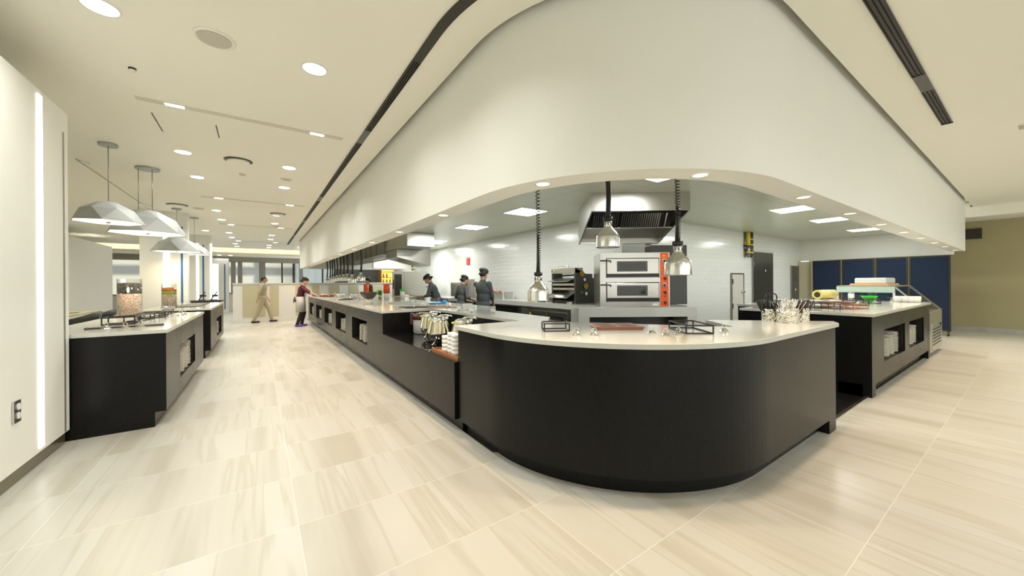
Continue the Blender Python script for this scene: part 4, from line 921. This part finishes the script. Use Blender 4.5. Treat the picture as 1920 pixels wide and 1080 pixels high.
# corner table with oven
t = thing('oven_table', 'white stone table under the double oven with dark open niche', 'table', tuple(D(1.02, 5.62)), RZ)
MB().box(0, 1.82, 0, .74, .82, .97).box(0, .17, 0, .74, 0, .82).box(1.68, 1.82, 0, .74, 0, .82).build('table_body', M['worktop'], t, bevel=.003)
MB().box(.17, 1.68, .5, .52, .1, .82).build('niche_back', M['darkgrey'], t)
ov = thing('double_deck_oven', 'stainless double deck pizza oven with orange control panel', 'oven', tuple(D(1.372, 5.70, .972)), RZ - .07)
W_ = 1.06
MB().box(0, W_, 0, .62, 0, .845).build('oven_body', M['steel'], ov, bevel=.004)
for z in (.10, .475):
    dd = MB().box(.108, .89, -.018, 0, z + .04, z + .272).build('oven_door', M['steel'], ov, bevel=.003)
    MB().box(.10, .90, -.006, 0, z + .272, z + .285).box(.095, .108, -.006, 0, z - .02, z + .285).box(.89, .902, -.006, 0, z - .02, z + .285).build('door_gap', M['black'], dd)
    MB().box(.10, .90, -.022, 0, z - .015, z + .04).build('door_sill', M['dark'], ov)
    for x in (.18, .38, .60, .80): MB().cyl(.006, -.026, -.02, n=8).build('screw', M['chrome'], ov, loc=(x, 0, z + .012)).rotation_euler = (-PI / 2, 0, 0) if False else (0, 0, 0)
    fm = MB().box(.26, .72, -.026, -.016, z + .075, z + .235).build('window_frame', M['darkgrey'], dd)
    MB().box(.30, .685, -.029, -.025, z + .10, z + .21).build('door_glass', M['glassd'], dd)
    MB().tube([(-.0, -.05, z + .245), (.14, -.05, z + .245), (.165, -.04, z + .235), (.16, -.02, z + .215)], [.010, .010, .008, .006], 8).build('door_handle', M['black'], dd)
cpn = MB().box(.92, 1.04, -.008, 0, .01, .835).build('control_panel', M['orange'], ov)
for z in (.71, .335):
    MB().lathe([(.030, 0), (.030, -.012), (.022, -.014)], 20).build('dial_ring', M['white'], cpn, loc=(.975, -.008, z)).rotation_euler = (-PI / 2, 0, 0)
    MB().cyl(.022, .0, .017, n=16).build('dial_face', M['black'], cpn, loc=(.975, -.008, z)).rotation_euler = (PI / 2, 0, 0)
for z in (.60, .44, .226, .07): MB().cyl(.02, 0, .022, n=14).build('knob', M['black'], cpn, loc=(.985, -.008, z)).rotation_euler = (PI / 2, 0, 0)
for z in (.55, .17): MB().cyl(.011, 0, .012, n=10).build('switch', M['darkgrey'], cpn, loc=(.985, -.008, z)).rotation_euler = (PI / 2, 0, 0)
b = MB()
for z in (.63, .565, .47, .385, .25, .20, .10): b.box(.935, .955, -.010, -.008, z, z + .006)
b.box(.95, .99, -.010, -.008, .775, .80).box(.94, 1.02, -.010, -.008, .755, .758).build('panel_print', mat('amber_print', (.9, .45, .08), .5), cpn)
MB().box(.80, .88, -.004, 0, .02, .055).build('rating_label', M['white'], ov)
tag(MB().box(0, .60, 0, .35, 0, 1.02).build('grey_cabinet', M['darkgrey'], loc=tuple(D(2.42, 6.30, .972)), bevel=.004), 'tall dark grey metal cabinet behind the oven at right', 'cabinet'); bpy.data.objects['grey_cabinet'].rotation_euler = (0, 0, RZ)
# hood over the oven
hd = thing('oven_hood', 'big stainless extraction hood hanging over the pizza oven', 'extractor hood', tuple(D(1.13, 5.15)), RZ - .03)
HW = 1.37
MB().box(0, HW, 0, .03, 2.36, 2.62).build('front_panel', M['steel'], hd)
for x in (0, HW - .02): MB().hexa([(x, .03, 2.36), (x + .02, .03, 2.36), (x + .02, 1.22, 2.02), (x, 1.22, 2.02), (x, .03, 2.62), (x + .02, .03, 2.62), (x + .02, 1.22, 2.62), (x, 1.22, 2.62)]).build('side_panel', M['steel'], hd)
MB().box(.02, HW - .02, 1.20, 1.22, 2.02, 2.62).box(.02, HW - .02, 1.08, 1.20, 2.02, 2.03).build('back_panel', M['steel'], hd)
MB().box(.02, HW - .02, .03, 1.2, 2.58, 2.60).build('inner_top', M['steel_d'], hd)
fl = MB().hexa([(.05, .47, 2.42), (HW - .05, .47, 2.42), (HW - .05, .60, 2.22), (.05, .60, 2.22), (.05, .50, 2.43), (HW - .05, .50, 2.43), (HW - .05, .63, 2.23), (.05, .63, 2.23)]).build('filter_back', M['dark'], hd); MB().hexa([(.02, .60, 2.20), (HW - .02, .60, 2.20), (HW - .02, 1.15, 2.12), (.02, 1.15, 2.12), (.02, .60, 2.22), (HW - .02, .60, 2.22), (HW - .02, 1.15, 2.14), (.02, 1.15, 2.14)]).build('grease_tray', M['steel_d'], hd)
b = MB(); n = 34
for k in range(n):
    x = .12 + (HW - .24) * k / n
    if abs(x - .52) < .03 or abs(x - 1.18) < .03: continue
    b.hexa([(x, .45, 2.41), (x + .02, .45, 2.41), (x + .02, .58, 2.21), (x, .58, 2.21), (x, .47, 2.42), (x + .02, .47, 2.42), (x + .02, .60, 2.22), (x, .60, 2.22)])
b.build('baffle_filter', M['lampsteel'], fl)
t = thing('gas_valve', 'small red handled valve under the right corner of the oven hood', 'valve', tuple(aty(1219, 459, 4.25))); MB().tube([(0, .05, 0), (0, -.02, 0), (0, -.02, -.06)], .012, 8).build('pipe', M['chrome'], t); MB().box(-.09, .01, -.01, .01, 0, .014, -YAW, (0, 0)).build('lever', M['red'], t)
# left wall counter
t = thing('kitchen_counter', 'long stainless and white kitchen counter along the left tiled wall', 'counter', (0, 0, 0))
MB().box(4.6, 5.38, 4.78, 8.75, .87, .97).build('worktop', M['worktop'], t, bevel=.003)
MB().box(4.65, 5.38, 6.4, 8.7, .1, .87).build('counter_body', M['steel_d'], t)
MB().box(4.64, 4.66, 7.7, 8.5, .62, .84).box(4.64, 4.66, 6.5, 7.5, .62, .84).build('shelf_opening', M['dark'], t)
t = thing('kitchen_counter', 'farther stainless kitchen counter before the combi oven', 'counter', (0, 0, 0))
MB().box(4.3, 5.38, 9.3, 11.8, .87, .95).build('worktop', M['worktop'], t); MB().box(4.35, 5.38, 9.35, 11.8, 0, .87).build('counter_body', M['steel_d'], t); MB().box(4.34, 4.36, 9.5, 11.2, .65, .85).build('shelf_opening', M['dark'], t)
t = thing('prep_island', 'steel prep shelf between the chefs and the left run', 'prep table', (0, 0, 0)); MB().box(3.35, 3.75, 10.4, 11.7, .9, .95).build('worktop', M['worktop'], t)
for x, y in ((3.4, 10.5), (3.7, 10.5), (3.4, 11.6), (3.7, 11.6)): MB().box(x - .02, x + .02, y - .02, y + .02, 0, .9).build('leg', M['steel'], t)
fr_ = thing('undercounter_fridge', 'stainless undercounter fridge with two doors and yellow sticker', 'fridge', (4.62, 4.8, 0))
MB().box(.02, .74, 0, 1.56, .08, .86).build('fridge_body', M['steel'], fr_)
for a, c in ((.12, .66), (.70, 1.24)):
    d_ = MB().box(0, .02, a, c, .12, .80).build('fridge_door', M['steel'], fr_, bevel=.003); MB().box(-.006, .0, a + .12, c - .12, .55, .72).build('door_recess', M['dark'], d_); MB().box(-.008, -.002, a + .15, c - .15, .52, .68).build('recess_plate', M['steel'], d_)
MB().box(-.004, .02, 1.28, 1.54, .60, .82).build('control_box', M['darkgrey'], fr_)
MB().cyl(.035, 0, .004, n=3).build('warning_sticker', M['yellow'], fr_, loc=(-.002, 1.22, .72)).rotation_euler = (0, -PI / 2, 0)
# dough sheeter
t = thing('dough_sheeter', 'dark grey dough rolling machine with steel chutes left of the oven', 'dough machine', (4.72, 4.80, .972))
for y in (0, .62): MB().hexa([(0, y, 0), (.5, y, 0), (.5, y + .03, 0), (0, y + .03, 0), (0, y, .655), (.5, y, .46), (.5, y + .03, .46), (0, y + .03, .655)]).build('side_plate', M['darkgrey'], t)
MB().box(0.02, .48, .03, .62, 0, .05).box(.3, .48, .03, .62, .05, .55).build('machine_body', M['darkgrey'], t)
MB().box(-.01, .2, .0, .65, .56, .66).build('top_cover', M['steel'], t, bevel=.004)
MB().hexa([(-.14, .06, .40), (.2, .06, .50), (.2, .6, .50), (-.14, .6, .40), (-.14, .06, .41), (.2, .06, .51), (.2, .6, .51), (-.14, .6, .41)]).build('upper_chute', M['steel'], t)
MB().box(0, .03, .03, .62, .33, .37).box(.0, .03, .03, .62, .25, .29).build('roller_bar', M['steel'], t)
MB().hexa([(-.16, .06, .10), (.2, .06, .26), (.2, .6, .26), (-.16, .6, .10), (-.16, .06, .11), (.2, .06, .27), (.2, .6, .27), (-.16, .6, .11)]).build('lower_chute', M['steel'], t)
for x, z in ((.16, .55), (.26, .32)):
    MB().cyl(.055, 0, .02, n=20).build('gear_cover', mat('amber_brass', (.55, .33, .05), .3, .6), t, loc=(x, -.0, z)).rotation_euler = (PI / 2, 0, 0)
for x, z in ((.22, .44), (.16, .2), (.26, .18)): MB().cyl(.03, 0, .025, n=14).build('knob', M['chrome'], t, loc=(x, -.0, z)).rotation_euler = (PI / 2, 0, 0)
for k, mm in enumerate(('red', 'white', 'green')): MB().cyl(.012, 0, .012, n=10).build('button', M[mm], t, loc=(-.01, .62 - .05 * k, .61)).rotation_euler = (0, -PI / 2, 0)
MB().tube([(.03, .2, .66), (.03, .2, .70), (.03, .5, .70), (.03, .5, .66)], .008, 6).build('top_handle', M['steel'], t)
t = thing('white_box_small', 'tiny white block under the dough rolling machine', 'block', (4.62, 4.85, .972)); MB().box(0, .07, 0, .08, 0, .035).build('block_body', M['white'], t, bevel=.004)
t = thing('dark_crate', 'dark crate with yellow lid left of the dough machine', 'crate', (4.95, 5.5, .972)); MB().box(0, .3, 0, .62, 0, .14).build('crate_body', M['darkgrey'], t); MB().ell((.05, .2, .17), (.05, .12, .03)).build('yellow_pack', M['yellow'], t)
for k, (x, y, m_, lb) in enumerate([(4.68, 6.05, 'yellow', 'small yellow pack on the kitchen counter under the left heat lamp'), (4.7, 5.75, 'slate', 'small dark dish on the kitchen counter right of the left heat lamp')]):
    t = thing('small_pack' if k == 0 else 'small_dish', lb, 'pack' if k == 0 else 'dish', (x, y, .972)); MB().box(-.05, .05, -.08, .08, 0, .03).build('pack_body', M[m_], t, bevel=.006)
# steel pans with fruit
t = thing('steel_pan', 'deep stainless pan heaped with red and yellow fruit in front', 'pan', tuple(atx(924, 566.5, 4.78)), -.25)
t.location.z = .972
MB().box(-.17, .17, -.25, .25, 0, .012).box(-.17, .17, -.25, -.24, .012, .17).box(-.17, .17, .24, .25, .012, .17).box(-.17, -.16, -.24, .24, .012, .17).box(.16, .17, -.24, .24, .012, .17).build('pan_wall', M['steel'], t)
b = MB()
pc = t.location.copy()
for k in range(22): b.ell((random.uniform(-.13, .13), random.uniform(-.2, .2), .15 + random.uniform(0, .05)), (.032, .035, .03), 8, 5)
tag(b.build('fruit_heap', candymat('fruit', [(.6, .03, .03), (.8, .15, .05), (.85, .65, .1), (.5, .5, .35)], 14), loc=tuple(pc)), 'cut red and yellow fruit heaped in the deep pan', 'fruit', kind='stuff')
t = thing('steel_pan', 'second stainless pan behind the deep pan, toward the wall', 'pan', (5.15, pc.y - .15, .972), .1); MB().lathe([(.12, 0), (.16, .15), (.17, .16), (.155, .15), (.11, .01), (.001, .01)], 4, cap=False, smooth=False).build('pan_wall', M['steel'], t)
t = thing('cutting_frame', 'brown and steel frame left of the deep pan', 'rack', (4.9, pc.y + .6, .972)); MB().box(-.02, .25, -.2, .2, 0, .17).build('rack_body', mat('brown_box', (.2, .1, .07), .4), t, bevel=.01)
# upright steel panel machine with red dial
q = atx(877, 557, 4.75); t = thing('meat_slicer', 'upright stainless machine panel with red and white dial', 'kitchen machine', (4.75, q.y, .972), -.25)
MB().box(0, .12, -.34, .34, 0, .50).build('machine_panel', M['steel'], t, bevel=.006)
MB().cyl(.045, 0, .02, n=18).build('dial', M['red'], t, loc=(0, .13, .37)).rotation_euler = (0, -PI / 2, 0); MB().cyl(.04, 0, .022, n=18).build('dial', M['red'], t, loc=(0, .03, .42)).rotation_euler = (0, -PI / 2, 0)
MB().lathe([(.046, 0), (.056, .004), (.046, .008)], 18, cap=False).build('dial_ring', M['white'], t, loc=(-.002, .03, .42)).rotation_euler = (0, -PI / 2, 0)
t = thing('white_bowl', 'small white bowl in front of the steel machine panel', 'bowl', (4.66, q.y - .2, .972)); MB().lathe([(.03, 0), (.08, .06), (.085, .07), (.03, .012), (.001, .012)], 20, cap=False).build('bowl_shell', M['white'], t)
t = thing('tray_rack', 'rack of stacked steel trays left of the steel machine panel', 'rack', (4.95, q.y + .75, .972)); 
for k in range(5): MB().box(-.2, .25, -.33, .33, .02 + .085 * k, .035 + .085 * k).build('tray', M['steel'], t)
for y in (-.33, .33): MB().box(-.2, .25, y - .008, y + .008, 0, .42).build('rack_side', M['steel'], t)
# combi oven
t = thing('combi_oven', 'stainless combi oven with open glass door at the far kitchen end', 'oven', (3.85, 12.0, .0))
MB().box(.12, .95, 0, .8, .86, 1.77).build('oven_body', M['steel'], t, bevel=.008)
MB().box(.15, .92, .05, .75, 0, .86).build('stand', M['steel_d'], t)
dr = MB().box(-.28, .08, -.02, .02, .86, 1.77).build('oven_door', M['steel'], t, bevel=.005); MB().box(-.22, .02, -.03, .03, .98, 1.68).build('door_glass', M['glassd'], dr); MB().bar((-.26, -.05, 1.2), (-.26, -.05, 1.5), .025).build('door_handle', M['black'], dr)
MB().box(.86, .96, -.02, .0, 1.24, 1.27).build('latch', M['black'], t)
t = thing('bread_board', 'wooden board with dough and knives before the left chef', 'board', (4.0, 10.9, .95)); t.location = (3.55, 10.75, .95); MB().box(-.18, .18, -.35, .35, 0, .03).build('board', M['lwood'], t); MB().ell((0, 0, .05), (.12, .28, .04)).build('dough', mat('dough', (.78, .62, .35), .6), t)
# ducts and hoods at the left
t = thing('duct_run', 'long stainless duct running above the heat lamp row', 'duct', (0, 0, 0)); MB().box(2.87, 3.6, 10.6, 17.3, 2.2, 2.615).build('duct_body', M['steel_d'], t)
for k in range(9): MB().box(2.862, 2.872, 11.2 + .65 * k, 11.225 + .65 * k, 2.2, 2.61).build('seam', M['dark'], t)
tag(MB().box(2.95, 3.65, 8.7, 10.58, 2.28, 2.615).build('duct_box', M['steel'], bevel=.004), 'brighter stainless duct box in front of the long duct', 'duct')
t = thing('extraction_hood', 'stainless canopy hood hanging below the duct box', 'extractor hood', (2.98, 9.6, 0))
MB().hexa([(0, 0, 2.07), (.93, 0, 1.85), (.93, .98, 1.85), (0, .98, 2.07), (0, 0, 2.27), (.93, 0, 2.27), (.93, .98, 2.27), (0, .98, 2.27)]).build('canopy', M['steel'], t)
MB().box(.70, .93, 0, .98, 2.27, 2.61).build('riser', M['steel'], t)
tag(MB().tube([(3.3, 10.5, 2.14), (3.3, 13.5, 2.14)], .02, 8).build('gas_pipe', M['steel_d']), 'thin grey pipe with valves below the long duct', 'pipe')
# gas pipes on right wall, red boxes
for nm, px, lb, cols in (('pipe', 1403, 'yellow topped grey gas pipe on the right tiled wall, left one', ('yellow', 'steel_d')), ('pipe', 1408.5, 'grey gas pipe with yellow bands on the right tiled wall, right one', ('darkgrey', 'darkgrey'))):
    p = aty(px, 475, 4.22); t = thing('gas_pipe', lb, 'pipe', (p.x, 4.22, 0), 0, 'gas pipes on the right wall')
    MB().cyl(.05, 2.3, 2.615, n=12).build('upper_pipe', M[cols[0]], t); MB().cyl(.05, 2.02, 2.3, n=12).ell((0, 0, 2.02), (.05, .05, .05), 10, 6).build('lower_pipe', M[cols[1]], t)
    for z in (2.08, 2.28, 2.42): MB().cyl(.056, z, z + .04, n=12).build('yellow_band', M['yellow'], t)
t = thing('conduit', 'thin grey conduit left of the gas pipes', 'conduit', (aty(1397, 470, 4.27).x, 4.27, 0)); MB().cyl(.015, 1.98, 2.615, n=8).build('tube', M['steel_d'], t); MB().box(-.05, .06, -.03, .01, 2.25, 2.29).build('bracket', M['black'], t); MB().box(-.03, .08, -.03, .01, 2.15, 2.18).build('bracket', M['black'], t)
p = atx(877, 490, 5.37); t = thing('red_wall_box', 'small red box fixed high on the left tiled wall', 'alarm', (5.37, p.y, p.z)); MB().box(0, .025, -.09, .09, -.11, .11).build('red_housing', M['red'], t)
t = thing('gas_pipe', 'yellow and black banded pipe at the far kitchen wall end', 'pipe', (5.02, 14.2, 0)); MB().cyl(.035, 1.9, 2.6, n=10).build('pipe_body', M['darkgrey'], t)
for z in (1.95, 2.15, 2.35, 2.5): MB().cyl(.038, z, z + .07, n=10).build('yellow_band', M['yellow'], t)
# lit drinks shelf far behind
a, c = aty(716, 540, 20.0), aty(742, 540, 20.0)
t = thing('lit_display_shelf', 'glowing yellow display shelf with bottles far behind the kitchen opening', 'display shelf', (a.x, 20.0, 0)); w = c.x - a.x
MB().box(0, w, .35, .4, .3, 2.4).build('glowing_back', M['deliE'], t)
MB().box(-.05, 0, 0, .4, .0, 2.4).box(w, w + .05, 0, .4, 0, 2.4).box(0, w, 0, .4, 0, .85).build('shelf_case', M['wood'], t)
for z in (1.1, 1.4, 1.7, 2.0): MB().box(0, w, 0, .34, z, z + .03).build('shelf_board', M['wood'], t)
for k in range(10):
    t = thing('bottle', 'amber bottle on the glowing shelf, shelf %d from below, %s' % (k // 4 + 1, ('left', 'mid left', 'mid right', 'right')[k % 4]), 'bottle', (a.x + .12 + w * .24 * (k % 4), 20.12, 1.13 + .3 * (k // 4)), 0, 'bottles on the glowing shelf'); MB().lathe([(.05, 0), (.05, .14), (.02, .19), (.02, .23)], 12).build('bottle_glass', mat('amber', (.7, .3, .02), .2), t)
# ================================================================ PEOPLE
M['eye'] = mat('dark_eye', (.02, .015, .01), .3)
def ik(a, b, l1, l2, pole):
    a, b, pole = Vector(a), Vector(b), Vector(pole); d = b - a; L = d.length
    if L > (l1 + l2) * .995: b = a + d.normalized() * (l1 + l2) * .995; d = b - a; L = d.length
    x = (l1 * l1 - l2 * l2 + L * L) / (2 * L); h = math.sqrt(max(0, l1 * l1 - x * x)); n = d.normalized()
    p = (pole - n * pole.dot(n)).normalized(); return a + n * x + p * h, b
def person(lb, loc, head, h=1.62, lean=0, hands=((-.22, .30, .95), (.22, .30, .95)), feet=((-.09, .02), (.09, -.02)), look=0, nod=.25, top='chef', bottom='trouser', shoe='black', apron=None, cap='capg', hairbun=True, sleeve=.65, grp=None, longcoat=False):
    s = h / 1.62; t = thing('person', lb, 'person', loc, head, grp); t.scale = (s, s, s)
    Rl = Matrix.Rotation(-lean, 3, 'X'); HZ = Vector((0, 0, .86))
    def U(x, y, z): return HZ + Rl @ (Vector((x, y, z)) - HZ)
    neck = U(0, -.01, 1.36); hd_ = neck + Matrix.Rotation(-lean * .7 - nod * .3, 3, 'X') @ Vector((0, .025, .145))
    B = MB(); HM = Matrix.Rotation(look, 3, 'Z') @ Matrix.Rotation(-nod - lean * .5, 3, 'X')
    B.ell(hd_, (.073, .092, .108), 18, 12, HM); B.ell(hd_ + HM @ Vector((0, .035, -.055)), (.052, .06, .055), 14, 9, HM)
    B.cap(hd_ + HM @ Vector((0, .09, .005)), hd_ + HM @ Vector((0, .108, -.028)), .009, .014, 8)
    B.ell(hd_ + HM @ Vector((0, .092, -.062)), (.024, .010, .009), 10, 6, HM)
    for q in (-1, 1): B.ell(hd_ + HM @ Vector((q * .074, -.005, -.01)), (.010, .02, .03), 8, 6, HM)
    B.cap(neck - Vector((0, 0, .06)), hd_ + HM @ Vector((0, -.02, -.06)), .055, .048)
    sh = [U(q * .165, -.01, 1.30) for q in (-1, 1)]
    B.ell(U(0, 0, 1.20), (.155, .10, .17), 16, 10, Rl); B.ell(U(0, 0, 1.02), (.13, .09, .15), 16, 10, Rl); B.ell((0, 0, .88), (.155, .105, .12), 16, 10)
    arms = []
    for i, q in enumerate((-1, 1)):
        el, wr = ik(sh[i], hands[i], .275, .245, (q * .5, -.4, -.8)); arms.append((sh[i], el, wr))
        B.cap(sh[i], el, .046, .037); B.cap(el, wr, .036, .024)
        f = (wr - el).normalized(); side = f.cross(Vector((0, 0, 1))).normalized() * q; dn = f.cross(side).normalized(); dn = dn if dn.z < 0 else -dn
        pm = wr + f * .05; B.cap(wr + f * .01, wr + f * .075, .026, .030)
        for k, (o_, ln) in enumerate(((-.024, .062), (-.008, .072), (.008, .068), (.023, .052))):
            r0 = wr + f * .085 + side * o_; r1 = r0 + f * ln * .5 + dn * .008; r2 = r1 + f * ln * .35 + dn * .024
            B.cap(r0, r1, .0088, .0080, 7); B.cap(r1, r2, .0080, .0068, 7)
        th = wr + f * .03 - side * .024; t1 = th - side * .022 + f * .028 + dn * .01; B.cap(th, t1, .0105, .009, 7); B.cap(t1, t1 + f * .03 + dn * .012, .009, .0075, 7)
    legs = []
    for i, q in enumerate((-1, 1)):
        hp = Vector((q * .085, 0, .84)); an = Vector((feet[i][0], feet[i][1], .08)); kn, an = ik(hp, an, .40, .385, (q * .1, 1, 0)); legs.append((hp, kn, an))
        B.cap(hp, kn, .078, .052); B.cap(kn, an, .050, .034); B.cap(an + Vector((0, -.02, -.035)), an + Vector((0, .12, -.048)), .034, .028)
    o = B.build('body', M['skin'], t); m = o.modifiers.new('remesh', 'REMESH'); m.mode = 'VOXEL'; m.voxel_size = .0075; m.use_smooth_shade = True
    for q in (-1, 1): MB().ell(hd_ + HM @ Vector((q * .029, .083, .012)), (.010, .006, .006), 8, 6, HM).build('eye', M['eye'], t)
    # clothes: surfaces grown around the same skeleton
    C = MB(); C.ell(U(0, 0, 1.20), (.175, .118, .18), 18, 12, Rl); C.ell(U(0, 0, 1.02), (.15, .112, .17), 18, 12, Rl); C.ell((0, 0, .86), (.172, .128, .13 if not longcoat else .2), 18, 12)
    C.cap(neck - Vector((0, 0, .03)), neck + Vector((0, .006, .012)), .066, .060)
    for (a_, e_, w_) in arms:
        C.cap(a_, e_, .062, .050)
        if sleeve > .5: C.cap(e_, e_ + (w_ - e_) * ((sleeve - .5) * 2), .050, .042)
    o = C.build('shirt', M[top], t); m = o.modifiers.new('remesh', 'REMESH'); m.mode = 'VOXEL'; m.voxel_size = .012; m.use_smooth_shade = True
    C = MB()
    C.ell((0, 0, .86), (.165, .122, .12), 16, 10)
    for (hp, kn, an) in legs: C.cap(hp, kn, .092, .066); C.cap(kn, an, .066, .052)
    o = C.build('trousers', M[bottom], t); m = o.modifiers.new('remesh', 'REMESH'); m.mode = 'VOXEL'; m.voxel_size = .013; m.use_smooth_shade = True
    for (hp, kn, an) in legs: MB().cap((an.x, an.y - .035, .042), (an.x, an.y + .14, .036), .042, .034, 12).build('shoe', M[shoe], t)
    hr = MB(); hr.ell(hd_ + HM @ Vector((0, -.018, .018)), (.080, .092, .105), 16, 10, HM)
    if hairbun: hr.ell(hd_ + HM @ Vector((0, -.115, -.02)), (.035, .035, .035), 12, 8)
    hr.build('hair', M['hair'], t)
    if cap:
        c_ = MB(); c_.ell(hd_ + HM @ Vector((0, -.02, .085)), (.098, .112, .052), 18, 9, HM); c_.ell(hd_ + HM @ Vector((0, .085, .062)), (.055, .045, .010), 14, 6, HM); c_.build('cap', M[cap], t)
    if apron:
        bm_ = MB(); n = 16
        for (r_, z0, z1, a0, a1) in ((.172, .48, .98, -35, 215),):
            pts = [(r_ * 1.05 * math.cos(math.radians(a0 + (a1 - a0) * i / n)), .02 + (.135) * math.sin(math.radians(a0 + (a1 - a0) * i / n))) for i in range(n + 1)]
            vv = [[bm_.b.verts.new((p_[0] * k_, p_[1] * k_ + .0, z_)) for p_ in pts] for z_, k_ in ((z0, 1.12), (.75, 1.08), (z1, 1.0))]
            for j in range(2):
                for i in range(n): bm_.b.faces.new((vv[j][i], vv[j][i + 1], vv[j + 1][i + 1], vv[j + 1][i])).smooth = True
        o = bm_.build('apron', M[apron], t); so = o.modifiers.new('thick', 'SOLIDIFY'); so.thickness = .012; so.offset = 1
        bib = MB(); P_ = [U(-.11, .125, 1.0), U(.11, .125, 1.0), U(.085, .135, 1.22), U(-.085, .135, 1.22)]; dy = Rl @ Vector((0, .012, 0))
        bib.hexa([P_[0], P_[1], P_[1] + dy, P_[0] + dy, P_[3], P_[2], P_[2] + dy, P_[3] + dy]).build('apron_bib', M[apron], o)
        MB().tube([U(-.08, .14, 1.22), U(-.085, .09, 1.36), U(-.05, -.07, 1.40)], .010, 6).tube([U(.08, .14, 1.22), U(.085, .09, 1.36), U(.05, -.07, 1.40)], .010, 6).build('apron_strap', M[apron], o)
        MB().tube([(.02, -.13, .97), (.05, -.15, .90), (.07, -.15, .78)], .012, 6).tube([(-.02, -.13, .97), (-.03, -.15, .92), (-.05, -.15, .82)], .012, 6).build('apron_tie', M['black'], o)
    return t
# server at the end of the left run, facing the counter
person('person in maroon shirt, grey apron and purple shoes reaching over the far counter end', (1.08, 13.75, 0), -PI / 2 - .25, 1.60, .22, ((-.16, .50, 1.0), (.12, .52, 1.02)), top='maroon', bottom='trouser', shoe='purple', apron='apron', cap='hair', sleeve=.2, nod=.35, feet=((-.08, .05), (.09, -.05)))
# walker in front of the partition
person('walking person in khaki clothes and dark shoes in front of the low partition', (.10, 16.05, 0), -PI / 2, 1.68, .06, ((-.2, .16, .82), (.2, -.14, .82)), feet=((-.08, .28), (.08, -.26)), top='khaki', bottom='khaki', shoe='black', cap=None, hairbun=False, nod=.05)
def at_head(px, X): return atx(px, 540, X)
p = atx(693, 540, 3.62); person('person in dark brown clothes and dark cap standing behind the brown bowl', (p.x, p.y, 0), PI / 2 + .3, 1.60, .1, ((-.2, .3, 1.05), (.2, .3, 1.05)), top='brownc', bottom='trouser', cap='hair', sleeve=.2)
p = atx(822, 540, 4.02); person('chef in charcoal uniform bending over the board at the left, facing left', (p.x, p.y, 0), .95, 1.66, .42, ((-.12, .45, .99), (.15, .42, .99)), top='chef', bottom='trouser', cap='hair', nod=.5)
p = atx(864, 540, 4.2); person('chef mostly hidden behind the stainless machine panel, only dark cap and shoulder seen', (p.x, p.y, 0), -PI / 2 + .1, 1.56, .15, ((-.2, .25, .98), (.2, .25, .98)), top='chef', bottom='trouser', cap='hair')
p = atx(905, 540, 3.95); person('chef in charcoal uniform and grey flat cap standing, facing right to the counter', (p.x, p.y, 0), -1.15, 1.67, .02, ((-.10, .42, 1.0), (.10, .25, .86)), top='chef', bottom='trouser', cap='capg', nod=.3)
